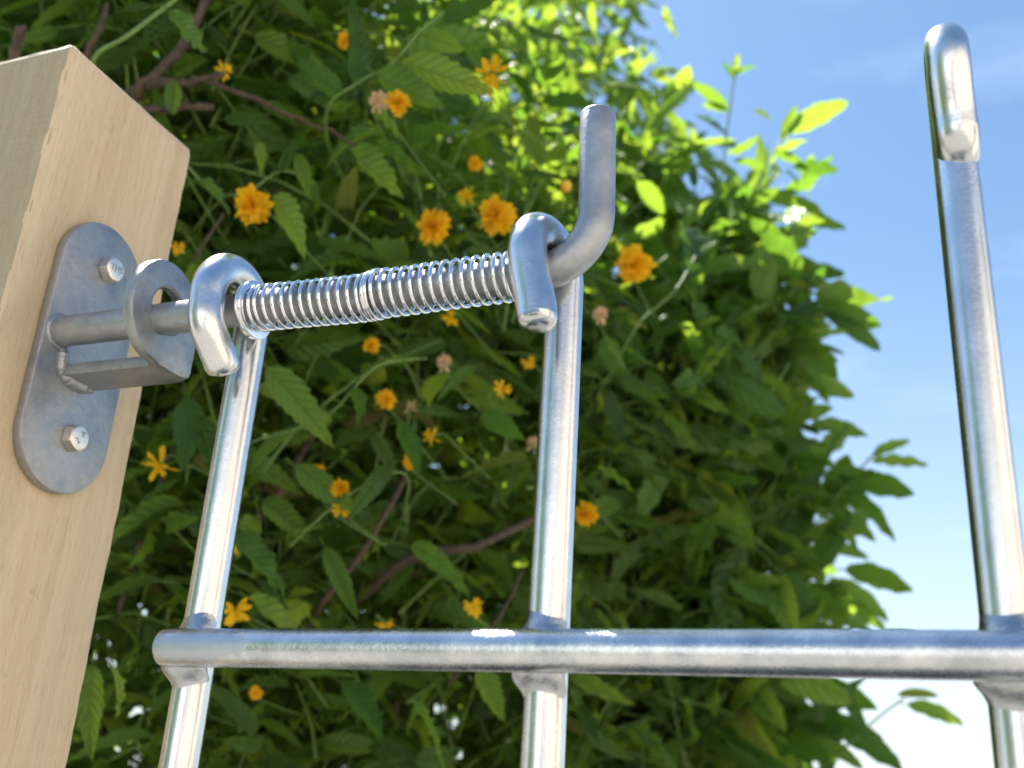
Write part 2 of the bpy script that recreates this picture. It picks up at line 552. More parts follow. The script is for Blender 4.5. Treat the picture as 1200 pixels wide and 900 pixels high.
def simple_mat(name, c0, c1, scale, rough=0.7, bump=0.0, trans=0.0, tcol=None, spec=0.4):
    mt, nt, nd, lk, bs = new_mat(name)
    tc = N(nd, 'ShaderNodeTexCoord')
    n = N(nd, 'ShaderNodeTexNoise', Scale=scale, Detail=6.0, Roughness=0.6)
    lk.new(tc.outputs['Object'], n.inputs['Vector'])
    r = ramp(nd, [(0.3, c0), (0.7, c1)])
    lk.new(n.outputs['Fac'], r.inputs['Fac'])
    lk.new(r.outputs['Color'], bs.inputs['Base Color'])
    bs.inputs['Roughness'].default_value = rough
    bs.inputs['Specular IOR Level'].default_value = spec
    if bump:
        bp = N(nd, 'ShaderNodeBump', Strength=bump, Distance=0.002)
        lk.new(n.outputs['Fac'], bp.inputs['Height'])
        lk.new(bp.outputs['Normal'], bs.inputs['Normal'])
    if trans:
        tr = N(nd, 'ShaderNodeBsdfTranslucent')
        tr.inputs['Color'].default_value = (*tcol, 1)
        ms = N(nd, 'ShaderNodeMixShader')
        ms.inputs['Fac'].default_value = trans
        lk.new(bs.outputs[0], ms.inputs[1])
        lk.new(tr.outputs[0], ms.inputs[2])
        lk.new(ms.outputs[0], nd['Material Output'].inputs['Surface'])
    return mt


M['stem'] = simple_mat('green_stem', (0.10, 0.19, 0.04), (0.17, 0.28, 0.07), 60, 0.5)
M['bark'] = simple_mat('brown_bark', (0.035, 0.025, 0.018), (0.13, 0.088, 0.056), 130, 0.85, bump=0.6)
M['petal'] = simple_mat('orange_yellow_petal', (0.86, 0.49, 0.008), (0.93, 0.63, 0.028), 120, 0.6, trans=0.4, tcol=(0.94, 0.55, 0.012), spec=0.2)
M['petal_old'] = simple_mat('withered_petal', (0.62, 0.42, 0.26), (0.75, 0.52, 0.30), 120, 0.75, trans=0.3, tcol=(0.75, 0.45, 0.22), spec=0.2)
M['bud'] = simple_mat('flower_bud', (0.70, 0.38, 0.02), (0.80, 0.50, 0.05), 200, 0.5)
M['ground'] = simple_mat('gravel_ground', (0.12, 0.115, 0.10), (0.22, 0.21, 0.185), 9, 0.9, bump=0.5)
M['render'] = simple_mat('white_render', (0.78, 0.78, 0.77), (0.85, 0.85, 0.84), 6, 0.85, bump=0.2)
M['tan'] = simple_mat('tan_render', (0.58, 0.49, 0.40), (0.68, 0.59, 0.49), 7, 0.85, bump=0.3)
M['roof'] = simple_mat('clay_roof', (0.26, 0.11, 0.07), (0.38, 0.17, 0.10), 5, 0.85, bump=0.4)
M['frame'] = simple_mat('white_frame', (0.78, 0.78, 0.76), (0.82, 0.82, 0.80), 8, 0.4)
M['door'] = simple_mat('brown_door', (0.20, 0.10, 0.05), (0.30, 0.16, 0.08), 12, 0.5)
M['glass'], _, _, _, _b = new_mat('window_glass')
_b.inputs['Base Color'].default_value = (0.03, 0.035, 0.04, 1)
_b.inputs['Roughness'].default_value = 0.05

# ------------------------------------------------------------------ setting: ground
gV, gF = [], []
rings = [0.0, 1.5, 4, 10, 25, 60, 150, 400, 1200]
ns = 48
gV.append((0, 0, 0))
for r_ in rings[1:]:
    for k in range(ns):
        a = 2 * math.pi * k / ns
        gV.append((r_ * math.cos(a), r_ * math.sin(a), 0.02 * math.sin(r_ + 3 * a) if r_ < 60 and r_ > 2 else 0))
for k in range(ns):
    gF.append((0, 1 + k, 1 + (k + 1) % ns))
for i in range(len(rings) - 2):
    for k in range(ns):
        k2 = (k + 1) % ns
        a0, b0 = 1 + i * ns, 1 + (i + 1) * ns
        gF.append((a0 + k, b0 + k, b0 + k2, a0 + k2))
ground = mesh_obj('ground', gV, gF, M['ground'])
tag(ground, kind='structure')

# ------------------------------------------------------------------ house behind the viewer (its sunlit wall shows in the metal)
HX0, HX1, HY0, HY1, HH = -1.7, 7.5, -12.0, -4.7, 3.7
house = empty('house', ((HX0 + HX1) / 2, (HY0 + HY1) / 2, 0))
tag(house, 'white rendered house mirrored in the gate bars', 'house')
ho = tuple(house.location)


def box(x0, x1, y0, y1, z0, z1):
    V = [(x, y, z) for z in (z0, z1) for y in (y0, y1) for x in (x0, x1)]
    F = [(0, 2, 3, 1), (4, 5, 7, 6), (0, 1, 5, 4), (2, 6, 7, 3), (0, 4, 6, 2), (1, 3, 7, 5)]
    return V, F


mesh_obj('wall', *box(HX0, HX1, HY0, HY1, 0.0, HH), M['render'], house, ho, smooth=False)
ym = (HY0 + HY1) / 2
rV = [(HX0 - .3, HY1 + .35, HH + .004), (HX1 + .3, HY1 + .35, HH + .004), (HX1 + .3, ym, HH + 0.9), (HX0 - .3, ym, HH + 0.9),
      (HX0 - .3, HY0 - .35, HH + .004), (HX1 + .3, HY0 - .35, HH + .004)]
mesh_obj('roof', rV, [(0, 1, 2, 3), (3, 2, 5, 4), (0, 3, 4), (1, 5, 2), (0, 4, 5, 1)], M['roof'], house, ho, smooth=False)
for wx in (4.6, 6.4):
    w = mesh_obj('window', *box(wx - .55, wx + .55, HY1 + .003, HY1 + .05, 1.0, 2.3), M['frame'], house, ho, smooth=False)
    for px in (-.26, .26):
        mesh_obj('pane', *box(wx + px - .22, wx + px + .22, HY1 + .051, HY1 + .06, 1.08, 2.22), M['glass'], w, ho, smooth=False)
dr = mesh_obj('door', *box(2.6, 3.5, HY1 + .003, HY1 + .05, 0.02, 2.05), M['door'], house, ho, smooth=False)
mesh_obj('handle', *tube([(3.38, HY1 + .052, 1.0), (3.38, HY1 + .1, 1.0), (3.28, HY1 + .1, 1.0)], .012, 8), M['bar'], dr, ho)

house.rotation_euler = (0, 0, math.radians(30))
house.location.y -= 0.45

# garden wall to the right of the viewer, also only seen as a warm stripe in the metal
gw = empty('garden_wall', (2.6, -1.8, 0))
tag(gw, 'tan rendered garden wall mirrored along the right edges of the bars', 'wall')
mesh_obj('wall_face', *box(2.5, 2.75, -4.3, 1.2, 0.0, 2.4), M['tan'], gw, (2.6, -1.8, 0), smooth=False)
mesh_obj('coping', *box(2.45, 2.80, -4.35, 1.25, 2.402, 2.47), M['render'], gw, (2.6, -1.8, 0), smooth=False)

# ------------------------------------------------------------------ wooden post
PX1, PX0, PY0, PY1, PZ = -0.1034, -0.2010, -0.0455, 0.0525, 0.2945
n = 9
per = []
bv = 0.0016
cx_, cy_ = (PX0 + PX1) / 2, (PY0 + PY1) / 2
corners = [(PX1, PY1), (PX0, PY1), (PX0, PY0), (PX1, PY0)]
for ci, (x, y) in enumerate(corners):
    sx, sy = (1 if x > cx_ else -1), (1 if y > cy_ else -1)
    for k in range(4):
        a = math.radians(90 * ci + 30 * k)
        per.append((x - sx * bv + bv * math.cos(a), y - sy * bv + bv * math.sin(a)))
    nx, ny = corners[(ci + 1) % 4]
    for k in range(1, n):
        t = k / n
        per.append((x + (nx - x) * t, y + (ny - y) * t))
zs = list(np.linspace(-Z0 - 0.1, -0.1, 12)) + list(np.linspace(-0.08, PZ - 0.004, 60))
pV, pF = [], []
np_ = len(per)
rs = np.random.default_rng(3)
wob = rs.uniform(0, 6.28, np_)
for z in zs:
    for k, (x, y) in enumerate(per):
        d = 0.00022 * math.sin(z * 160 + wob[k]) + 0.00018 * math.sin(z * 61 + 2 * wob[k])
        pV.append((x + d * (1 if x > cx_ else -1), y + d * (1 if y > cy_ else -1), z + Z0))
for ins, dz in ((0.0004, 0.0029), (0.0012, 0.0038), (0.0022, 0.004)):
    for k, (x, y) in enumerate(per):
        pV.append((x + (ins if x < cx_ else -ins), y + (ins if y < cy_ else -ins), PZ - 0.004 + dz + Z0 + 0.0003 * math.sin(wob[k])))
nz = len(zs) + 3
for i in range(nz - 1):
    for k in range(np_):
        k2 = (k + 1) % np_
        pF.append((i * np_ + k, i * np_ + k2, (i + 1) * np_ + k2, (i + 1) * np_ + k))
pF.append(tuple((nz - 1) * np_ + k for k in range(np_)))
post = mesh_obj('wooden_post', pV, pF, M['wood'], angle=50)
post.data.materials.append(M['wood_sawn_shaded'])
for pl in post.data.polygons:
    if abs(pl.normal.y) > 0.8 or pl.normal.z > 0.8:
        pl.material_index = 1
tag(post, 'square pale pine post carrying the grey steel hook bracket', 'post')

# ------------------------------------------------------------------ metal gate
RB = 0.0077
S = 0.15
gate = empty('metal_gate', (0, 0, Z0))
tag(gate, 'galvanised steel gate of round bars with hooked tops and cross rail', 'gate')
GO = (0, 0, Z0)
RODY, RODZ = -0.0154, 0.1465


def hooked_bar(x, zc, straight, curl, xt, xe, end_len=0.006, R=0.0156, yend=None, bottom=-0.95):
    """upright bar whose top is bent forward over into a hook; xt, xe: sideways shift of the hook's crown and of its tip;
    curl: extra bend (rad) of the tip under the rod; yend: where the tip comes to lie when it is pressed back to the bar"""
    yz = [(0, bottom), (0, bottom / 2), (0, -0.05), (0, 0.0), (0, zc * 0.5), (0, zc - 0.012), (0, zc - 0.004)]
    n0 = len(yz)
    for k in range(27):
        a = math.pi * k / 26
        yz.append((-R + R * math.cos(a), zc + R * math.sin(a) * 1.04))
    for k in range(1, 9):
        t = k / 8
        y = -2 * R if yend is None else -2 * R + (yend + 2 * R) * t * t * (3 - 2 * t)
        yz.append((y, zc - straight * t))
    if yend is not None:
        for k in range(1, 7):          # the tip dives into the bar it is pressed against
            a = math.pi / 2 * k / 6
            yz.append((yend + (-yend - 0.0004) * (1 - math.cos(a)), zc - straight - 0.0060 * math.sin(a)))
    if curl:
        r2 = R * 1.15
        for k in range(1, 13):
            a = math.pi + curl * k / 12
            yz.append((-2 * R + r2 + r2 * math.cos(a), zc - straight + r2 * math.sin(a)))
        t = np.array(yz[-1]) - np.array(yz[-2])
        t /= np.linalg.norm(t)
        p = np.array(yz[-1])
        yz += [tuple(p + t * end_len * 0.5), tuple(p + t * end_len)]
    Q = np.array(yz)
    ln = np.concatenate([[0], np.cumsum(np.linalg.norm(np.diff(Q, axis=0), axis=1))])
    path = []
    for i, (y, z) in enumerate(yz):
        dx = 0
        if i > n0:
            f = (ln[i] - ln[n0]) / (ln[-1] - ln[n0])
            g = min(f / 0.5, 1)
            g = g * g * (3 - 2 * g)
            h = max((f - 0.55) / 0.45, 0)
            h = h * h * (3 - 2 * h)
            dx = xt * g * (1 - h) + xe * h
        path.append((x + dx, y, z))
    return tube(path, RB, 28, bevel=0.0046 if yend is None else 0.0020)


bars = [(0.0, RODZ + 0.001, 0.009, math.radians(42), -0.001, 0.004, 0.015, 0.0162), (S, RODZ, 0.032, 0, -0.0050, 0.0010),
        (2 * S, 0.2146, 0.027, 0, 0.0002, 0.0012, 0, 0.0090, -0.0095), (3 * S, 0.2146, 0.027, 0, -0.0005, 0, 0, 0.0090, -0.0095),
        (4 * S, 0.2146, 0.026, 0, 0.0006, 0.001, 0, 0.0090, -0.0095), (5 * S, 0.2146, 0.027, 0, 0.0, 0.0, 0, 0.0090, -0.0095)]
for i, b_ in enumerate(bars):
    V, F = hooked_bar(*b_)
    mesh_obj('upright_bar', zup(V), F, M['bar'], gate, GO, angle=50)
RAILY = -0.0146
for zr, mt in ((0.0, M['rail']), (-0.42, M['rail2']), (-0.84, M['rail2'])):
    path = [(-0.0062, RAILY, zr)] + [(x, RAILY + 0.0002 * math.sin(20 * x), zr + 0.0003 * math.sin(9 * x)) for x in np.linspace(0.0, 0.75, 26)] + [(0.765, RAILY, zr)]
    V, F = tube(path, 0.00745, 28, bevel=0.0022)
    mesh_obj('cross_rail', zup(V), F, mt, gate, GO, angle=50)
    for i in range(6):
        mb = MB()
        rs_ = np.random.default_rng(70 + i)
        for prof in (((-0.0142, 0.985, 0.0), (-0.0130, 1.03, -0.0002), (-0.0118, 1.10, -0.0008), (-0.0105, 1.21, -0.0018), (-0.0092, 1.34, -0.0030), (-0.0076, 1.46, -0.0042), (-0.0040, 1.38, -0.006)),
                     ((0.0150, 0.985, 0.0), (0.0128, 1.01, -0.0004), (0.0106, 1.05, -0.0014), (0.0085, 1.10, -0.0026), (0.0040, 1.12, -0.005))):
            Vw, Fw = [], []
            ph = rs_.uniform(0, 6.28, 3)
            for dz, rr, sy in prof:
                for k in range(36):
                    a = 2 * math.pi * k / 36
                    lump = (rr - 0.98) * (0.12 + 0.80 * max(0, -math.cos(a)) ** 1.5 + 0.10 * max(0, -math.sin(a)) + 0.10 * math.sin(3 * a + ph[0]) + 0.07 * math.sin(7 * a + ph[1] + dz * 900)) + 0.98
                    Vw.append((i * S + RB * lump * math.cos(a), sy + RB * lump * math.sin(a), zr + dz + 0.0012 * math.sin(2 * a + ph[2])))
            for r_ in range(len(prof) - 1):
                for k in range(36):
                    k2 = (k + 1) % 36
                    q_ = (r_ * 36 + k, r_ * 36 + k2, (r_ + 1) * 36 + k2, (r_ + 1) * 36 + k)
                    Fw.append(q_ if prof[0][0] < 0 else q_[::-1])
            mb.add(Vw, Fw)
        mesh_obj('weld_bead', zup(mb.v), mb.f, M['weld'], gate, GO, angle=80)
# zinc drips on bar and hook ends
for (dx, dy, dz, r_) in ((S + .0015, -0.0385, 0.1175, (0.0032, 0.0009, 0.0012)),):
    V, F = blob((dx, dy, dz), r_, int(dz * 1e5), 0.15)
    mesh_obj('zinc_drip', zup(V), F, M['weld'], gate, GO)

# ------------------------------------------------------------------ hook bracket on the post
PLX = -0.0974                       # front face of the backing plate
brk = empty('hook_bracket', (PX1, 0.0025, 0.073 + Z0))
tag(brk, 'grey zinc-coated bracket bolted to the wooden post, its rod ending in an upturned hook', 'bracket')
BO = tuple(brk.location)
yc, hw = 0.0027, 0.0278
z_lo, z_hi = 0.0728, 0.2128
outl = []
for k in range(25):
    a = math.pi * k / 24
    outl.append((yc + hw * math.cos(a), z_hi - hw + hw * math.sin(a)))
for k in range(1, 12):
    outl.append((yc - hw, z_hi - hw + (z_lo - z_hi + 2 * hw) * k / 12))
for k in range(25):
    a = math.pi + math.pi * k / 24
    outl.append((yc + hw * math.cos(a), z_lo + hw + hw * math.sin(a)))
for k in range(1, 12):
    outl.append((yc + hw, z_lo + hw + (z_hi - z_lo - 2 * hw) * k / 12))
V, F = prism(outl, 'x', PX1 + 0.0004, PLX, bevel=0.0011)
mesh_obj('backing_plate', zup(V), F, M['dull'], brk, BO, angle=35)

# rod: welded to the plate, passes the eye, the spring and two bar hooks, then turns up
RR = 0.0074
path = [(PLX - 0.001, RODY, RODZ), (-0.08, RODY, RODZ), (-0.03, RODY, RODZ), (0.05, RODY, RODZ - 0.0002), (0.12, RODY, RODZ - 0.0003), (0.1440, RODY, RODZ)]
br_ = 0.0232
xv = 0.1672
for k in range(1, 17):
    a = math.radians(90 * k / 16) * 1.0
    path.append((xv - br_ + br_ * math.sin(a), RODY, RODZ + br_ * (1 - math.cos(a))))
path += [(xv - 0.0002, RODY, 0.19), (xv - 0.0006, RODY, 0.205), (xv - 0.0008, RODY, 0.2175)]
V, F = tube(path, RR, 28, bevel=0.0014)
mesh_obj('hook_rod', zup(V), F, M['pin'], brk, BO, angle=50)

# eye plate and the strap it is bent from: one piece of flat steel
EX0, EX1 = -0.0445, -0.0385
ey, ez, er = -0.0140, 0.1515, 0.0245
hy, hz, hr = -0.0118, 0.1525, 0.0108
no_ = 64
eo, ei = [], []
for k in range(no_):
    a = 2 * math.pi * k / no_
    c_, s_ = math.cos(a), math.sin(a)
    r_ = er
    if c_ > 0 and s_ < 0:
        # square lower corner on the far side, where the strap is bent
        r_ = min(er * 1.36, 1 / max((abs(c_) / (er * 1.02)) ** 9 + (abs(s_) / (er * 1.05)) ** 9, 1e-9) ** (1 / 9))
    eo.append((ey + r_ * c_ * (0.89 if c_ < 0 else 1.0), ez + r_ * s_))
    ei.append((hy + hr * c_, hz + hr * s_))
mbE = MB()
mbE.add(*prism(eo, 'x', EX0, EX1, bevel=0.0010, hole=ei))
st = []
zt, tk = 0.1318, 0.0058
prof = [(PLX - 0.002, zt - tk), (EX0 - 0.004, zt - tk), (EX0 + 0.0005, zt - tk + 0.0004), (EX1 - 0.0012, zt - tk + 0.002), (EX1 - 0.0003, zt - tk + 0.0045), (EX1 - 0.0006, zt + 0.004), (EX0 - 0.001, zt + 0.004), (EX0 - 0.004, zt), (PLX - 0.002, zt)]
V, F = prism(prof, 'y', -0.0105, 0.0112, bevel=0.0008)
mbE.add(V, F)
mesh_obj('eye_strap', zup(mbE.v), mbE.f, M['dull'], brk, BO, angle=35)

# welds where rod and strap meet the plate
def fillet(path, r, seed):
    rs_ = np.random.default_rng(seed)
    P = np.array(path, float)
    t = np.linspace(0, len(P) - 1, 30)
    Q = [P[min(int(a), len(P) - 2)] * (1 - (a - min(int(a), len(P) - 2))) + P[min(int(a), len(P) - 2) + 1] * (a - min(int(a), len(P) - 2)) for a in t]
    R = [r * (0.35 + 0.65 * min(1, 4 * min(k, 29 - k) / 29)) * (1 + 0.05 * math.sin(k * 1.35 + seed) + rs_.normal(0, 0.03)) for k in range(30)]
    return tube(Q, R, 14)


V, F = fillet([(PLX + 0.0004, -0.0112, 0.1290), (PLX + 0.0005, -0.004, 0.1262), (PLX + 0.0005, 0.0112, 0.1262)], 0.0040, 2)
mesh_obj('weld_bead', zup(V), F, M['dull'], brk, BO, angle=80)
V, F = fillet([(PLX + 0.0006, -0.0100, 0.1255), (PLX + 0.0010, -0.0115, 0.1330), (PLX + 0.0010, -0.0130, 0.1405)], 0.0030, 5)
mesh_obj('weld_bead', zup(V), F, M['dull'], brk, BO, angle=80)
V, F = fillet([(PLX - 0.0004, RODY + 0.0076 * math.cos(a), RODZ + 0.0076 * math.sin(a)) for a in np.linspace(0, 2 * math.pi, 17)], 0.0016, 9)
mesh_obj('weld_bead', zup(V), F, M['dull'], brk, BO, angle=80)


def hex_bolt(y, z, spin, text, tspin):
    out = []
    for k in range(6):
        for j in range(4):
            a0 = math.radians(60 * k) + spin
            a1 = math.radians(60 * (k + 1)) + spin
            t = j / 4
            out.append((y + 0.0069 * ((1 - t) * math.cos(a0) + t * math.cos(a1)), z + 0.0069 * ((1 - t) * math.sin(a0) + t * math.sin(a1))))
    n_ = len(out)
    V, F = [], []
    levels = [(1.0, 0.0, 0), (1.0, 0.0042, 0), (0.97, 0.0050, 1), (0.86, 0.0054, 2), (0.80, 0.0055, 3)]
    for sc_, h, mode in levels:
        for p, q in out:
            dy, dz = p - y, q - z
            r_ = math.hypot(dy, dz)
            rr = r_
            if mode >= 1:
                rr = min(r_, 0.00615 * sc_ / 0.97)
            V.append((PLX + 0.0002 + h - (0.0006 * (r_ - 0.00598) / 0.0009 if mode == 0 and h > 0.001 else 0), y + dy / r_ * rr, z + dz / r_ * rr))
    for i in range(len(levels) - 1):
        for k in range(n_):
            k2 = (k + 1) % n_
            F.append((i * n_ + k, i * n_ + k2, (i + 1) * n_ + k2, (i + 1) * n_ + k))
    F.append(tuple((len(levels) - 1) * n_ + k for k in range(n_)))
    b = mesh_obj('bolt_head', zup(V), F, M['bolt'], brk, BO, angle=30)
    for s_, (oy, oz), sz, sp in text:
        cu = bpy.data.curves.new('stamp', 'FONT')
        cu.body = s_
        cu.size = sz
        cu.align_x, cu.align_y = 'CENTER', 'CENTER'
        cu.extrude = 0.00008
        to = bpy.data.objects.new('stamp', cu)
        COL.objects.link(to)
        bpy.context.view_layer.update()
        me = bpy.data.meshes.new_from_object(to.evaluated_get(bpy.context.evaluated_depsgraph_get()))
        COL.objects.unlink(to)
        bpy.data.objects.remove(to)
        me.materials.append(M['mark'])
        o = bpy.data.objects.new('stamped_mark', me)
        # text x -> +Y, text y -> +Z, normal -> +X
        mtx = Matrix(((0, 0, 1, 0), (1, 0, 0, 0), (0, 1, 0, 0), (0, 0, 0, 1)))
        o.matrix_world = Matrix.Translation((PLX + 0.00572 - BO[0], y + oy - BO[1], z + oz + Z0 - BO[2])) @ Matrix.Rotation(sp, 4, 'X') @ mtx
        link(o, b)


hex_bolt(0.0045, 0.1897, math.radians(12), [('THS', (0.0, 0.0), 0.0048, 0.1)], 0)
hex_bolt(0.0055, 0.1000, math.radians(28), [('A', (0.0012, 0.0024), 0.0042, math.radians(60)), ('2', (-0.0014, -0.0020), 0.0046, math.radians(50))], 0)

# ------------------------------------------------------------------ washer and spring on the rod
V, F = tube([(0.0068, RODY, RODZ - 0.0004), (0.0085, RODY, RODZ - 0.0004), (0.0102, RODY, RODZ - 0.0004)], 0.0128, 40, bevel=0.0006)
ring_o = [(RODY + 0.0130 * math.cos(2 * math.pi * k / 40), RODZ - 0.001 + 0.0130 * math.sin(2 * math.pi * k / 40)) for k in range(40)]
ring_i = [(RODY + 0.0077 * math.cos(2 * math.pi * k / 40), RODZ - 0.0001 + 0.0077 * math.sin(2 * math.pi * k / 40)) for k in range(40)]
V, F = prism(ring_o, 'x', 0.0100, 0.0132, bevel=0.0005, hole=ring_i)
washer = mesh_obj('washer', zup(V), F, M['spring'], angle=35)
tag(washer, 'bright steel washer on the rod between left bar hook and spring', 'washer')

in_o = [(RODY + 0.0098 * math.cos(2 * math.pi * k / 40), RODZ + 0.0098 * math.sin(2 * math.pi * k / 40)) for k in range(40)]
V, F = prism(in_o, 'x', 0.0076, 0.0097, bevel=0.0005, hole=ring_i)
washer2 = mesh_obj('washer', zup(V), F, M['spring'], angle=35)
tag(washer2, 'small dark-edged washer tucked against the left bar hook behind the bigger washer', 'washer')
turns = 29.5
x0s, x1s = 0.0142, S - RB - 0.0066
pp = []
nt_ = int(turns * 26)
dens = []
for k in range(nt_):
    t = k / (nt_ - 1)
    d = 1.0 - 0.72 * math.exp(-((t - 0.475) / 0.045) ** 2) - 0.7 * math.exp(-((t - 0.0) / 0.04) ** 2) - 0.65 * math.exp(-((t - 1.0) / 0.03) ** 2)
    dens.append(max(d, 0.24))
cum = np.concatenate([[0], np.cumsum(dens)[:-1]])
cum /= cum[-1]
for k in range(nt_):
    t = k / (nt_ - 1)
    a = 2 * math.pi * turns * t
    x = x0s + (x1s - x0s) * cum[k]
    r_ = 0.00975 + 0.0005 * math.exp(-((t - 0.50) / 0.05) ** 2)
    sag = -0.0011 * math.exp(-((t - 0.42) / 0.22) ** 2) + 0.0007 * math.exp(-((t - 0.53) / 0.06) ** 2)
    pp.append((x, RODY + r_ * math.cos(a) + 0.0003 * math.sin(5 * t), RODZ + r_ * math.sin(a) + sag - 0.0004))
V, F = tube(pp, 0.00092, 10)
spring = mesh_obj('coil_spring', zup(V), F, M['spring'], angle=70)
tag(spring, 'bright coil spring wound round the rod between the two bar hooks', 'spring')

# ------------------------------------------------------------------ foliage
def leaf_template(kind, hi, seed):
    """returns verts (x across, y along 0..1, z up), faces, uvs(per vert); petiole runs from y=-0.13"""
    rs_ = np.random.default_rng(seed)
    fold = rs_.uniform(0.12, 0.75)
    curl = rs_.uniform(0.0, 0.55)
    bend = rs_.uniform(-0.2, 0.2)
    wav = rs_.uniform(0.0, 0.035)
    nst = 17 if hi else 6
    V, UV, F = [], [], []
    w0 = (0.29 if kind == 0 else 0.27) * (rs_.uniform(0.62, 1.12) if kind == 0 else rs_.uniform(0.8, 1.15))
    rows = [(-0.13, 0.0), (-0.02, 0.0)]
    ts = np.linspace(0, 1, nst + 1)
    for y, _ in rows:
        rows_w = 0.012
        V += [(-rows_w, y, 0.06 * y), (0, y, 0.06 * y + 0.006), (rows_w, y, 0.06 * y)]
        UV += [(0.47, 0), (0.5, 0), (0.53, 0)]
    for i, t in enumerate(ts):
        if kind == 0:
            sh = (t ** 0.55) * ((1 - t) ** 1.0) * 2.05 if t < 1 else 0
            sh = sh * (1 - 0.25 * t) + 0.02
        else:
            sh = (t ** 0.6) * ((1 - t) ** 0.72) * 1.72 + 0.015
        w = w0 * min(sh, 1.15)
        tooth = 1.0
        dy = 0.0
        if hi and 0 < i < nst:
            if kind == 0:
                tooth = 1.08 if i % 2 else 0.92
                dy = 0.016 if i % 2 else -0.010
            else:
                tooth = 1.04 if i % 2 else 0.96
        zc = -curl * t * t
        xc = bend * t * t
        zz = wav * math.sin(t * 22 + seed)
        zz2 = wav * math.sin(t * 19 + 2 * seed + 1)
        wl_ = w * tooth
        V += [(xc - wl_ * math.cos(fold), t + dy, zc + wl_ * math.sin(fold) + zz), (xc, t, zc), (xc + wl_ * math.cos(fold), t + dy, zc + wl_ * math.sin(fold) + zz2)]
        UV += [(0.0, t), (0.5, t), (1.0, t)]
    nr = len(V) // 3
    for i in range(nr - 1):
        a, b = 3 * i, 3 * (i + 1)
        F += [(a, a + 1, b + 1, b), (a + 1, a + 2, b + 2, b + 1)]
    return np.array(V, float), np.array(F, int), np.array(UV, float)


NVAR = 12
TEMPL = {(kd, hi): [leaf_template(kd, hi, 100 * kd + 10 * int(hi) + 3 * s_ + 1) for s_ in range(NVAR)] for kd in (0, 1) for hi in (True, False)}


def leaf_meshes(kd, mat):
    L = []
    for V, F, UV in TEMPL[(kd, True)]:
        me = bpy.data.meshes.new('leaf_blade')
        me.from_pydata(V.tolist(), [], F.tolist())
        uvl = me.uv_layers.new(name='UVMap')
        li = np.empty(len(me.loops), int)
        me.loops.foreach_get('vertex_index', li)
        uvl.data.foreach_set('uv', UV[li].ravel())
        me.shade_smooth()
        me.materials.append(mat)
        L.append(me)
    return L


def frames(D, Nn):
    """rows: x axis, y axis (=D), z axis (~Nn)"""
    D = D / np.linalg.norm(D, axis=1)[:, None]
    X = np.cross(D, Nn)
    X /= np.linalg.norm(X, axis=1)[:, None] + 1e-12
    Zx = np.cross(X, D)
    return X, D, Zx


def joined_leaves(name, kd, mat, pos, D, Nn, L, var, tint, hi, parent, off):
    """many leaves in one mesh"""
    X, Y, Zx = frames(D, Nn)
    allV, allF, allUV, allT = [], [], [], []
    base = 0
    for vi in range(NVAR):
        sel = np.where(var == vi)[0]
        if not len(sel):
            continue
        V, F, UV = TEMPL[(kd, hi)][vi]
        W = (pos[sel][:, None, :] + L[sel][:, None, None] * (V[None, :, 0:1] * X[sel][:, None, :] + V[None, :, 1:2] * Y[sel][:, None, :] + V[None, :, 2:3] * Zx[sel][:, None, :]))
        nv, k = len(V), len(sel)
        allV.append(W.reshape(-1, 3))
        allF.append((F[None] + (base + nv * np.arange(k))[:, None, None]).reshape(-1, 4))
        allUV.append(np.tile(UV, (k, 1)))
        allT.append(np.repeat(tint[sel], nv))
        base += nv * k
    V = np.concatenate(allV) - np.array(off)
    F = np.concatenate(allF)
    UV = np.concatenate(allUV)
    T = np.concatenate(allT)
    me = bpy.data.meshes.new(name)
    me.vertices.add(len(V))
    me.vertices.foreach_set('co', V.astype(np.float32).ravel())
    me.loops.add(F.size)
    me.loops.foreach_set('vertex_index', F.astype(np.int32).ravel())
    me.polygons.add(len(F))
    me.polygons.foreach_set('loop_start', (np.arange(len(F)) * 4).astype(np.int32))
    me.update(calc_edges=True)
    uvl = me.uv_layers.new(name='UVMap')
    uvl.data.foreach_set('uv', UV[F.ravel()].astype(np.float32).ravel())
    a = me.attributes.new('tint', 'FLOAT', 'POINT')
    a.data.foreach_set('value', T.astype(np.float32))
    me.shade_smooth()
    me.materials.append(mat)
    me.validate()
    o = link(bpy.data.objects.new(name, me), parent)
    o['kind'] = 'stuff'
    return o


def unit(v):
    return v / (np.linalg.norm(v) + 1e-12)


def in_any(p):
    return in_blobs(p, K_BLOBS + KB_BLOBS, 0.0) or in_blobs(p, R_BLOBS, 0.0)


def smooth_path(P, n=4):
    P = [np.array(p, float) for p in P]
    Q = []
    for i in range(len(P) - 1):
        p0_, p1_, p2_, p3_ = P[max(i - 1, 0)], P[i], P[i + 1], P[min(i + 2, len(P) - 1)]
        for k in range(n):
            t = k / n
            Q.append(0.5 * ((2 * p1_) + (-p0_ + p2_) * t + (2 * p0_ - 5 * p1_ + 4 * p2_ - p3_) * t * t + (-p0_ + 3 * p1_ - 3 * p2_ + p3_) * t ** 3))
    return Q + [P[-1]]


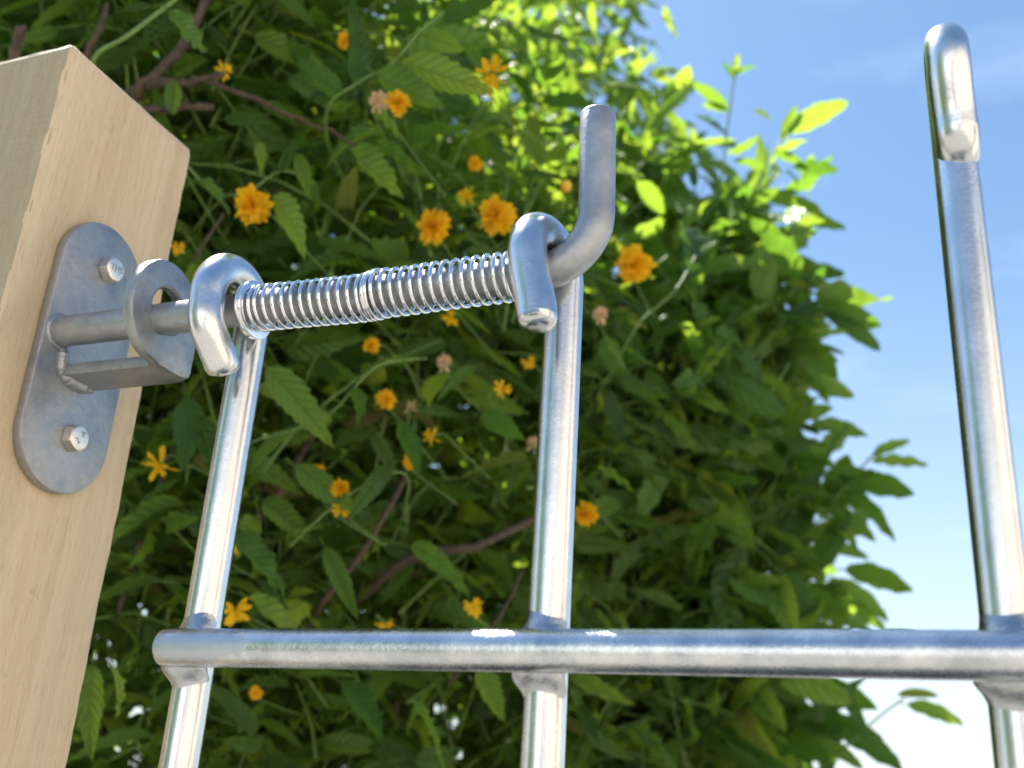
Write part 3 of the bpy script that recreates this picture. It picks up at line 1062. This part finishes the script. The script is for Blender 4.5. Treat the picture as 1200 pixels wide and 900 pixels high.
class Foliage:
    def __init__(self, kd):
        self.kd = kd
        self.pos, self.D, self.N, self.L, self.hero = [], [], [], [], []
        self.twV, self.twF = [], []

    def leaf(self, p, d, n, L, hero=0):
        self.pos.append(p); self.D.append(d); self.N.append(n); self.L.append(L); self.hero.append(hero)

    def twig(self, path, r0, r1, segs=4):
        V, F = tube(path, list(np.linspace(r0, r1, len(path))), segs, cap=False)
        n_ = len(self.twV)
        self.twV += [tuple(v) for v in V]
        self.twF += [tuple(i + n_ for i in f) for f in F]

    def shoot(self, p0, d0, length, nl, leafL, ok=None, droop=0.5, up=0.55, spread=0.9, opposite=False):
        d = unit(d0)
        steps = 6
        path = [np.array(p0)]
        for k in range(steps):
            d = unit(d + np.array([0, 0, -droop * 0.09 * (k + 1)]) + rng.normal(0, 0.07, 3))
            path.append(path[-1] + d * length / steps)
        ref = unit(np.cross(d0, [0.02, 0.03, 1.0]))
        keep = 0
        az0 = rng.uniform(0, 6.28)
        for j in range(nl):
            t = (j + 0.7) / nl
            f = t * steps
            i = min(int(f), steps - 1)
            p = path[i] + (path[i + 1] - path[i]) * (f - i)
            tan = unit(path[i + 1] - path[i])
            sides = (1, -1) if opposite else ((1 if j % 2 else -1),)
            for sd in sides:
                lat = ref * sd if not opposite else unit(ref * math.cos(az0 + j * 1.57) * sd + np.cross(ref, tan) * math.sin(az0 + j * 1.57) * sd)
                dv = unit(tan * 0.55 + lat * spread + np.array([0, 0, -0.28]) + rng.normal(0, 0.25, 3))
                nrm = unit(np.array([0, 0, 1.0]) * up + rng.normal(0, 0.38, 3) + 0.35 * np.cross(lat, tan))
                if ok is not None and not ok(p + dv * leafL * 0.6):
                    continue
                Lf = leafL * rng.choice([0.55, 0.75, 0.9, 1.05, 1.2]) * rng.uniform(0.9, 1.1) * (1.0 - 0.4 * t ** 3)
                self.leaf(p + dv * Lf * 0.13, dv, nrm, Lf)
                keep += 1
        if keep:
            good = path if ok is None else [p for p in path[:1]] + [p for p in path[1:] if in_any(p)]
            if len(good) > 2:
                self.twig(good, 0.0016, 0.0006, 4)
        return path


def in_blobs(p, blobs, grow=0.0):
    for (c, r) in blobs:
        q = (p - c) / (r + grow)
        if q @ q < 1:
            return True
    return False


def B_(u, v, dep, rx, ry, rz, w=1.0):
    DENS.append(w)
    return (at(u, v, dep), np.array([rx, ry, rz]))


DENS = []


K_BLOBS = [B_(60, 250, 1.12, .26, .22, .30), B_(270, 480, 1.10, .22, .22, .26), B_(180, 820, 1.15, .26, .24, .26), B_(420, 700, 1.20, .24, .24, .26),
           B_(420, 250, 1.18, .24, .24, .26), B_(180, 40, 1.12, .26, .22, .26), B_(560, 480, 1.32, .24, .24, .26), B_(600, 860, 1.32, .24, .24, .22),
           B_(590, 290, 1.42, .22, .22, .18, .8), B_(400, -60, 1.35, .24, .26, .26), B_(640, 185, 1.70, .20, .14, .13, 1.0), B_(560, 150, 1.72, .17, .13, .13, 1.0), B_(650, 90, 2.00, .22, .13, .14, 1.1), B_(690, 30, 2.25, .17, .12, .15, 1.2), B_(610, 10, 2.25, .18, .12, .14, 1.0), B_(540, 60, 2.0, .16, .12, .14, 1.0), B_(690, -60, 2.5, .2, .13, .14, 1.0),
           B_(-150, 500, 1.25, .3, .3, .4), B_(-120, -120, 1.3, .28, .26, .3), B_(180, 1150, 1.25, .36, .28, .28),
           B_(550, 1150, 1.4, .34, .28, .28),
           (np.array([-.42, .22, .86]), np.array([.26, .22, .14])), (np.array([-.16, .14, .93]), np.array([.24, .20, .11])), (np.array([.06, .14, .99]), np.array([.20, .18, .10])), (np.array([-.30, .18, .98]), np.array([.22, .18, .10]))]   # the last four, arching over the post unseen, are added to shade the gate
K_DENS, DENS = DENS + [1.5, 1.8, 1.8, 1.8], []
KB_BLOBS = [B_(0, 500, 1.75, .34, .22, .40), B_(200, 750, 1.8, .34, .22, .36), B_(200, 330, 1.7, .32, .22, .36), B_(420, 560, 1.75, .32, .22, .34), B_(450, 850, 1.8, .34, .22, .30), B_(120, 60, 1.6, .34, .2, .30), B_(400, 250, 1.7, .26, .2, .26), B_(620, 650, 1.8, .26, .2, .3), B_(250, 1080, 1.8, .45, .25, .3), B_(620, 950, 1.8, .3, .2, .26)]
KB_DENS, DENS = DENS, []
R_BLOBS = [B_(800, 620, 1.55, .20, .22, .20), B_(720, 420, 1.50, .20, .22, .18), B_(820, 380, 1.55, .155, .2, .13), B_(840, 820, 1.50, .17, .22, .16),
           B_(720, 800, 1.45, .18, .2, .18), B_(850, 265, 1.66, .10, .10, .08, .6), B_(760, 230, 1.72, .15, .13, .11, .7), B_(870, 540, 1.52, .115, .16, .14),
           B_(900, 700, 1.5, .085, .14, .10), B_(690, 1080, 1.5, .26, .22, .2), B_(930, 1060, 1.55, .20, .2, .2), B_(900, 420, 1.56, .085, .14, .09), B_(775, 140, 1.95, .085, .10, .09, .7), B_(895, 215, 1.56, .055, .07, .05, .45), B_(840, 180, 1.8, .07, .08, .06, .6), B_(915, 300, 1.56, .055, .08, .06, .5), B_(935, 375, 1.55, .055, .08, .06, .6)]
R_DENS = DENS


def fill(fol, blobs, dens, n_sh, L_sh, nl, leafL, root, clearY, **kw):
    vol = np.array([np.prod(r) for _, r in blobs]) ** 0.8
    vol = vol * np.array(dens)
    pr = vol / vol.sum()
    def ok(p):
        g = 0.012 + 0.045 * math.sin(21 * p[0] + 9 * p[2]) * math.sin(17 * p[2] + 2 - 6 * p[1])
        return p[1] > clearY and in_blobs(p, blobs, g)
    idx = rng.choice(len(blobs), n_sh, p=pr)
    for b in idx:
        c, r = blobs[b]
        v = rng.normal(0, 1, 3)
        v = unit(v) * rng.uniform(0.25, 1.0) ** 0.5 * 0.92
        p = c + v * r
        if p[2] < -Z0 + 0.1 or p[1] < clearY:
            continue
        out = unit(p - root) * 0.6 + unit(v) * 0.7 + np.array([0, 0, 0.35]) + rng.normal(0, 0.35, 3)
        L = L_sh * rng.uniform(0.6, 1.3)
        d = unit(out)
        fol.shoot(p - d * L * 0.45, d, L, nl, leafL, ok, **kw)


kerria = Foliage(0)
K_ROOT = np.array([-0.45, 0.80, -0.6])
fill(kerria, K_BLOBS, K_DENS, 2700, 0.25, 8, 0.068, K_ROOT, 0.13, droop=0.8, spread=0.9)
fill(kerria, KB_BLOBS, KB_DENS, 900, 0.26, 8, 0.095, K_ROOT, 0.13, droop=0.6, spread=0.9)
broad = Foliage(1)
R_ROOT = np.array([0.05, 1.15, -0.5])
fill(broad, R_BLOBS, R_DENS, 640, 0.25, 4, 0.108, R_ROOT, 0.3, droop=0.35, spread=1.0, opposite=True)


def hero_leaf(fol, u0, v0, d0, u1, v1, d1, face=0.6):
    a, b = at(u0, v0, d0), at(u1, v1, d1)
    d = b - a
    toc = unit(CAM - a)
    nrm = unit(np.array([0, 0, 1.0]) * (1 - abs(face)) + toc * face * -1 + rng.normal(0, 0.12, 3)) if face >= 0 else unit(toc * (-face) + np.array([0, 0, 1.0]) * (1 + face))
    fol.leaf(a, unit(d), nrm, np.linalg.norm(d), 1)


# near kerria shoots that can be told apart
def hero_stem(fol, pts, r0, r1):
    P = [at(*p) for p in pts]
    back = FWD * 0.16 + np.array([0, 0, -0.05])
    P = smooth_path([P[0] + back, P[0] + back * 0.35 + (P[0] - P[1]) * 0.3] + P)
    fol.twig(P, r0, r1, 6)


hero_stem(kerria, [(385, 125, .86), (420, 97, .84), (462, 72, .83), (500, 30, .83), (560, -6, .83), (610, -30, .85)], .0015, .0012)
for a in [(470, 72, .83, 596, 112, .80), (478, 62, .83, 582, 20, .86), (418, 98, .84, 432, 5, .86), (440, 85, .83, 525, 132, .82), (520, 25, .83, 600, -25, .8), (400, 110, .85, 345, 75, .86), (500, 42, .83, 560, 62, .80)]:
    hero_leaf(kerria, *a, face=0.75)
hero_stem(kerria, [(110, 70, .80), (150, 42, .80), (205, 0, .81), (260, -45, .82)], .0020, .0017)
hero_leaf(kerria, 198, 12, .80, 258, 78, .78, 0.3)
hero_leaf(kerria, 205, 92, .84, 196, 142, .82, 0.7)
hero_leaf(kerria, 262, 140, .86, 325, 138, .86, 0.6)
hero_stem(kerria, [(215, 190, .84), (250, 225, .82), (290, 225, .82), (330, 200, .84), (370, 215, .86)], .0011, .0009)
for a in [(318, 230, .80, 384, 298, .78), (298, 168, .83, 322, 205, .81), (330, 200, .83, 340, 165, .84), (345, 180, .84, 375, 240, .82), (410, 175, .86, 480, 236, .84), (440, 165, .86, 500, 200, .85), (232, 215, .82, 282, 250, .80)]:
    hero_leaf(kerria, *a, face=0.45)
hero_stem(kerria, [(290, 520, .86), (380, 490, .84), (440, 430, .85), (500, 420, .88)], .0011, .0009)
for a in [(312, 430, .82, 405, 528, .80), (300, 455, .86, 378, 470, .84), (268, 625, .78, 345, 700, .76), (345, 545, .84, 430, 610, .82), (460, 545, .82, 398, 608, .80),
          (465, 495, .84, 510, 555, .82), (562, 488, .88, 626, 508, .86), (215, 465, .82, 232, 560, .80), (230, 490, .80, 268, 560, .82), (108, 778, .72, 96, 892, .70), (130, 782, .73, 150, 840, .71),
          (480, 640, .9, 552, 665, .88), (500, 660, .86, 560, 690, .88), (380, 640, .86, 420, 730, .84), (290, 700, .84, 370, 770, .82), (400, 800, .88, 470, 860, .86), (560, 430, .92, 505, 470, .9),
          (700, 548, 1.05, 752, 572, 1.02), (430, 120, .9, 480, 160, .88), (410, 455, .84, 440, 500, .82), (480, 820, .86, 540, 890, .84), (300, 860, .84, 250, 790, .84), (560, 780, .9, 590, 850, .88)]:
    hero_leaf(kerria, *a, face=rng.uniform(0.25, 0.75))
hero_stem(kerria, [(455, 555, .82), (395, 590, .82), (340, 640, .86)], .0012, .0010)
hero_stem(kerria, [(685, 490, 1.2), (722, 425, 1.14), (752, 375, 1.13), (790, 342, 1.14), (815, 300, 1.2)], .0014, .0010)
# shoots of the broad-leaved shrub that stand out against the sky
hero_stem(broad, [(845, 215, 1.5), (851, 160, 1.5), (858, 110, 1.5), (862, 82, 1.5)], .0020, .0012)
for a in [(853, 128, 1.5, 812, 94, 1.49), (853, 130, 1.5, 822, 122, 1.5), (860, 92, 1.5, 848, 72, 1.5), (862, 88, 1.5, 878, 72, 1.5), (861, 88, 1.5, 864, 62, 1.5)]:
    hero_leaf(broad, *a, face=0.5)
hero_stem(broad, [(880, 230, 1.5), (905, 180, 1.5), (925, 152, 1.5)], .0018, .0012)
for a in [(922, 155, 1.5, 992, 117, 1.48), (905, 178, 1.5, 945, 190, 1.5), (918, 165, 1.5, 930, 122, 1.5), (930, 195, 1.5, 982, 204, 1.48), (900, 200, 1.5, 860, 185, 1.5), (925, 235, 1.5, 975, 240, 1.48),
          (935, 260, 1.5, 992, 265, 1.48), (950, 320, 1.5, 990, 320, 1.5), (960, 360, 1.5, 1034, 380, 1.47), (965, 365, 1.5, 1032, 412, 1.47), (955, 345, 1.5, 1020, 350, 1.5),
          (940, 440, 1.5, 995, 470, 1.5), (950, 500, 1.5, 1010, 498, 1.5), (1022, 535, 1.5, 1066, 514, 1.48), (1022, 540, 1.5, 1086, 546, 1.48), (985, 565, 1.5, 1074, 568, 1.46), (975, 560, 1.5, 1020, 540, 1.5),
          (985, 575, 1.5, 1060, 604, 1.47), (960, 590, 1.5, 1030, 630, 1.48), (990, 668, 1.5, 1070, 682, 1.47), (970, 680, 1.5, 1045, 722, 1.47), (960, 640, 1.5, 1020, 650, 1.5), (960, 700, 1.5, 1040, 735, 1.5),
          (1052, 815, 1.4, 1100, 812, 1.38), (1062, 826, 1.4, 1130, 846, 1.37), (960, 840, 1.45, 1060, 898, 1.42), (945, 800, 1.45, 1022, 820, 1.44), (940, 860, 1.45, 1010, 900, 1.44)]:
    hero_leaf(broad, *a, face=0.55)
hero_stem(broad, [(950, 620, 1.5), (990, 570, 1.5), (1024, 532, 1.5), (1035, 520, 1.5)], .0022, .0012)
hero_stem(broad, [(930, 925, 1.45), (985, 880, 1.42), (1030, 840, 1.4), (1060, 818, 1.4)], .0020, .0012)
hero_stem(broad, [(760, 590, 1.42), (800, 540, 1.38), (850, 508, 1.37), (895, 470, 1.38), (925, 425, 1.42)], .0018, .0012)


def build_shrub(fol, name, label, cat, mat, root_xy, n_parts=300):
    """thing > single leaves (the largest in view), remaining foliage, twigs"""
    off = np.array([root_xy[0], root_xy[1], 0.0])
    sh = empty(name, tuple(off))
    tag(sh, label, cat)
    pos = np.array(fol.pos)
    D, Nn, L, hero = np.array(fol.D), np.array(fol.N), np.array(fol.L), np.array(fol.hero)
    n_ = len(pos)
    var = rng.integers(0, NVAR, n_)
    tint = rng.uniform(0, 1, n_)
    ctr = pos + D * L[:, None] * 0.5
    rel = ctr - CAM
    dep = rel @ FWD
    u = 600 + FPX * (rel @ RIGHT) / dep
    v = 450 - FPX * (rel @ UP) / dep
    inf = (u > -30) & (u < 1230) & (v > -30) & (v < 930) & (dep > 0.2)
    size = L * FPX / dep
    # how many leaves stand in front of each one
    ii = np.where(inf)[0]
    order = ii[np.argsort(dep[ii])]
    cover = np.zeros(n_)
    grid = np.zeros((100, 130))
    for i in order:
        gx, gy = int((u[i] + 30) / 10), int((v[i] + 30) / 10)
        x0_, x1_, y0_, y1_ = max(gx - 2, 0), gx + 3, max(gy - 2, 0), gy + 3
        cover[i] = grid[y0_:y1_, x0_:x1_].mean()
        k = max(1, int(size[i] / 45))
        grid[max(gy - k, 0):gy + k + 1, max(gx - k, 0):gx + k + 1] += 0.45
    facing = np.abs(np.einsum('ij,ij->i', Nn, -rel / np.linalg.norm(rel, axis=1)[:, None]))
    score = np.where(inf, size * (0.35 + facing) / (1 + 2.5 * cover), -1) + hero * 1e4
    sel = np.argsort(-score)[:n_parts]
    single = np.zeros(n_, bool)
    single[sel] = True
    meshes = leaf_meshes(fol.kd, mat)
    X, Y, Zx = frames(D, Nn)
    for i in sel:
        o = bpy.data.objects.new('leaf', meshes[var[i]])
        mw = Matrix(((X[i, 0], Y[i, 0], Zx[i, 0], 0), (X[i, 1], Y[i, 1], Zx[i, 1], 0), (X[i, 2], Y[i, 2], Zx[i, 2], 0), (0, 0, 0, 1)))
        lp = pos[i] + np.array([0, 0, Z0]) - off
        o.matrix_world = Matrix.Translation(lp) @ mw @ Matrix.Scale(L[i], 4)
        link(o, sh)
    hi = inf & (dep < 1.9) & ~single
    lo = ~hi & ~single
    pz = pos + np.array([0, 0, Z0])
    for nm, mk, h in (('foliage', hi, True), ('outer_foliage', lo, False)):
        if mk.any():
            joined_leaves(nm, fol.kd, mat, pz[mk], D[mk], Nn[mk], L[mk], var[mk], tint[mk], h, sh, off)
    tw = mesh_obj('twigs', np.array(fol.twV) + np.array([0, 0, Z0]), fol.twF, M['stem'], sh, off, angle=80)
    tw['kind'] = 'stuff'
    print(name, 'leaves', n_, 'in view', int(inf.sum()))
    return sh, off


k_sh, k_off = build_shrub(kerria, 'flowering_shrub', 'tall green shrub with orange pompom flowers and toothed leaves behind the gate', 'shrub', M['leaf'], (-0.45, 0.80))
r_sh, r_off = build_shrub(broad, 'leafy_shrub', 'flowerless broad-leaved shrub with leafy shoots against the sky at right', 'shrub', M['leaf2'], (0.05, 1.15))


# brown canes from the ground and bare branches in view
def cane(sh, off, pts, r0, r1, segs=9):
    P = [np.array(p, float) for p in pts]
    Q = []
    for i in range(len(P) - 1):
        for k in range(4):
            t = k / 4
            p0_, p1_, p2_, p3_ = P[max(i - 1, 0)], P[i], P[i + 1], P[min(i + 2, len(P) - 1)]
            Q.append(0.5 * ((2 * p1_) + (-p0_ + p2_) * t + (2 * p0_ - 5 * p1_ + 4 * p2_ - p3_) * t * t + (-p0_ + 3 * p1_ - 3 * p2_ + p3_) * t ** 3) + rng.normal(0, 0.0007, 3))
    Q.append(P[-1])
    R = np.linspace(r0, r1, len(Q)) * (1 + 0.10 * np.sin(np.arange(len(Q)) * 1.9))
    V, F = tube(Q, list(R), segs)
    return mesh_obj('branch', zup(V), F, M['bark'], sh, off, angle=60)


for k, (c, r) in enumerate(K_BLOBS):
    if (c - CAM) @ FWD > 1.6:
        continue
    base = np.array([K_ROOT[0] + rng.normal(0, .12), K_ROOT[1] + rng.normal(0, .10), -Z0])
    top = c + rng.normal(0, .05, 3)
    top = top + np.array([0, 0.12, 0])
    midp = (base + top) / 2 + np.array([rng.normal(0, .06), rng.normal(0, .04) + .06, 0.12])
    if k >= len(K_BLOBS) - 4:
        cane(k_sh, k_off, [base, np.array([-.78, .78, .3]) + rng.normal(0, .04, 3), np.array([-.66, .50, .98]) + rng.normal(0, .03, 3), top - np.array([0, .12, 0])], .007, .0025)
    else:
        cane(k_sh, k_off, [base, midp, top], .0065, .0022)
for k, (c, r) in enumerate(R_BLOBS):
    if r[0] < 0.14 or c[2] > 0.75:
        continue
    base = np.array([R_ROOT[0] + rng.normal(0, .06), R_ROOT[1] + .05 + rng.normal(0, .06), -Z0])
    top = c + rng.normal(0, .03, 3) + np.array([-.05, .08, 0])
    midp = (base + top) / 2 + np.array([rng.normal(0, .03), 0.05 + rng.normal(0, .03), 0.08])
    cane(r_sh, r_off, [base, midp, top], .008, .003)
BR = [([(225, 90, .86), (300, 118, .86), (350, 140, .88), (400, 160, .9), (440, 200, .95)], .0024, .0012),
      ([(130, 190, .95), (160, 108, .88), (185, 85, .88), (225, 35, .9), (260, -40, .92)], .0050, .0036),
      ([(120, 132, .92), (178, 128, .86), (215, 126, .85), (248, 125, .84)], .0030, .0032),
      ([(150, 110, .92), (188, 96, .86), (225, 98, .85), (262, 86, .84)], .0046, .0022),
      ([(14, 95, .80), (18, 62, .80), (22, 45, .80), (24, 30, .80)], .0045, .0040),
      ([(95, 90, .88), (105, 58, .86), (115, 35, .86), (126, 5, .88)], .0032, .0022),
      ([(240, 690, 1.0), (290, 620, .95), (330, 575, .95), (370, 500, 1.0)], .0050, .0036),
      ([(205, 345, .95), (240, 285, .9), (262, 250, .9)], .0020, .0012),
      ([(340, 760, 1.0), (390, 690, .98), (430, 640, .98), (475, 560, 1.02)], .0040, .0026),
      ([(140, 720, .98), (165, 640, .95), (190, 560, .95), (235, 450, .98)], .0026, .0018),
      ([(420, 700, 1.05), (480, 655, 1.02), (560, 640, 1.02), (640, 600, 1.1)], .0052, .0038),
      ([(530, 800, 1.0), (560, 755, .97), (590, 715, .96), (612, 670, 1.0)], .0022, .0016)]
for pts, a, b in BR:
    cane(k_sh, k_off, [at(*p) for p in pts], a, b)


# flowers: double, pompom-like
def flower_mesh(name, mat, seed, npet, open_, rag=0.2):
    rs_ = np.random.default_rng(seed)
    V, F = [], []
    for i in range(npet):
        f = (i + 0.5) / npet
        az = i * 2.39996 + rs_.normal(0, 0.15)
        el = math.asin(max(-0.999, min(0.999, 1 - open_ * 1.45 * f))) + rs_.normal(0, rag * 0.6)
        d = np.array([math.cos(az) * math.cos(el), math.sin(az) * math.cos(el), math.sin(el)])
        side = unit(np.cross(d, [0, 0, 1.0]) + rs_.normal(0, 0.2, 3))
        nr = np.cross(side, d)
        Lp = rs_.uniform(0.72, 1.10)
        wd = rs_.uniform(0.12, 0.22)
        n0 = len(V)
        for t, w in ((0.12, 0.25), (0.45, 0.8), (0.8, 1.0), (1.0, 0.35)):
            c = d * Lp * t + nr * (-0.16 * t * t * Lp)
            V += [tuple(c - side * wd * w + nr * 0.05 * w), tuple(c), tuple(c + side * wd * w + nr * 0.05 * w)]
        for r_ in range(3):
            a, b = n0 + 3 * r_, n0 + 3 * (r_ + 1)
            F += [(a, a + 1, b + 1, b), (a + 1, a + 2, b + 2, b + 1)]
    me = bpy.data.meshes.new(name)
    me.from_pydata(V, [], F)
    me.shade_smooth()
    me.materials.append(mat)
    return me


FM = [flower_mesh('pompom', M['petal'], s_, 84, 1.05, 0.45) for s_ in (1, 2, 3)]
FR = [flower_mesh('ragged_bloom', M['petal'], s_, 13, 0.95, 0.5) for s_ in (4, 5)]
FO = [flower_mesh('old_bloom', M['petal_old'], s_, 18, 0.8, 0.5) for s_ in (6, 7)]
calyx = None
FL = [(297, 240, 46, .80, 0), (508, 267, 42, .90, 0), (583, 252, 46, .92, 0), (744, 310, 44, 1.05, 0), (547, 231, 24, .95, 1), (576, 84, 46, .80, 1), (466, 121, 30, .82, 0), (443, 118, 28, .84, 2),
      (188, 545, 46, .82, 1), (275, 715, 44, .80, 1), (398, 572, 22, .82, 0), (400, 598, 24, .82, 1), (588, 456, 26, .92, 1), (452, 468, 24, .88, 0), (482, 541, 20, .90, 0), (687, 602, 30, .98, 0),
      (555, 711, 26, .88, 1), (450, 732, 26, .90, 1), (506, 512, 26, .88, 1), (703, 369, 22, 1.02, 2), (372, 553, 18, .92, 0), (557, 192, 18, 1.0, 0), (405, 48, 20, .95, 0), (436, 405, 20, .92, 0),
      (528, 372, 22, .95, 1), (277, 642, 20, .86, 1), (482, 478, 20, .92, 2), (520, 425, 22, .95, 2), (262, 82, 24, .86, 1), (208, 290, 20, .9, 1), (625, 520, 20, 1.0, 2), (568, 100, 26, .85, 1),
      (620, 424, 20, .98, 1), (300, 812, 16, .9, 0)]
for u, v, s_, dep, typ in FL:
    me = (FM, FR, FO)[typ][rng.integers(0, len((FM, FR, FO)[typ]))]
    o = bpy.data.objects.new('flower', me)
    p = at(u, v, dep)
    rad = s_ / 2 * dep / FPX * 1.05
    toc = unit(CAM - p)
    ax = Vector(unit(toc * 0.8 + rng.normal(0, 0.45, 3)))
    q = ax.to_track_quat('Z', 'Y')
    o.matrix_world = Matrix.Translation(p + np.array([0, 0, Z0]) - k_off) @ q.to_matrix().to_4x4() @ Matrix.Scale(rad, 4)
    if typ == 2:
        o['label'] = 'withered tan flower'
    link(o, k_sh)
    # its stalk
    bk = np.array(ax) * -1
    V, F = tube(smooth_path([p, p + bk * 0.012, p + bk * 0.018 + np.array([rng.normal(0, .003), 0.014, -0.006]), p + bk * 0.022 + np.array([rng.normal(0, .006), 0.10, -0.012])]), .0006, 5, cap=False)
    mesh_obj('stalk', (np.array(V) + np.array([0, 0, Z0]) - k_off - (p + np.array([0, 0, Z0]) - k_off)) @ np.array(q.to_matrix()) / rad, F, M['stem'], o)
V, F = blob(at(663, 218, .98) + np.array([0, 0, Z0]), (.0056, .0056, .006), 5, 0.04)
mesh_obj('flower_bud', V, F, M['bud'], k_sh, k_off)


# ------------------------------------------------------------------ clipped hedge behind the viewer's left, mirrored as the dark part of the rail
hedge = empty('clipped_hedge', (-3.9, -3.6, 0))
tag(hedge, 'dark clipped hedge mirrored in the left part of the cross rail', 'hedge')
nh = 9000
hp = np.stack([rng.uniform(-6.2, -1.75, nh), rng.uniform(-4.1, -3.1, nh), rng.uniform(0.05, 2.9, nh)], 1)
face = rng.integers(0, 3, nh)
hp[face == 0, 1] = -3.1 + rng.normal(0, 0.05, (face == 0).sum())
hp[face == 1, 2] = 2.9 + rng.normal(0, 0.06, (face == 1).sum())
hd = rng.normal(0, 1, (nh, 3)) + np.array([0, 0.5, -0.2])
hn = rng.normal(0, 0.5, (nh, 3)) + np.array([0, 0.6, 0.7])
joined_leaves('foliage', 1, M['leaf2'], hp, hd, hn, rng.uniform(0.10, 0.17, nh), rng.integers(0, NVAR, nh), rng.uniform(0, 1, nh), False, hedge, (-3.9, -3.6, 0))
for k in range(6):
    x = -6.0 + 0.82 * k
    V, F = tube([(x, -3.6, 0), (x + .03, -3.58, 1.2), (x, -3.62, 2.6)], [.04, .03, .012], 8)
    mesh_obj('trunk', V, F, M['bark'], hedge, (-3.9, -3.6, 0))
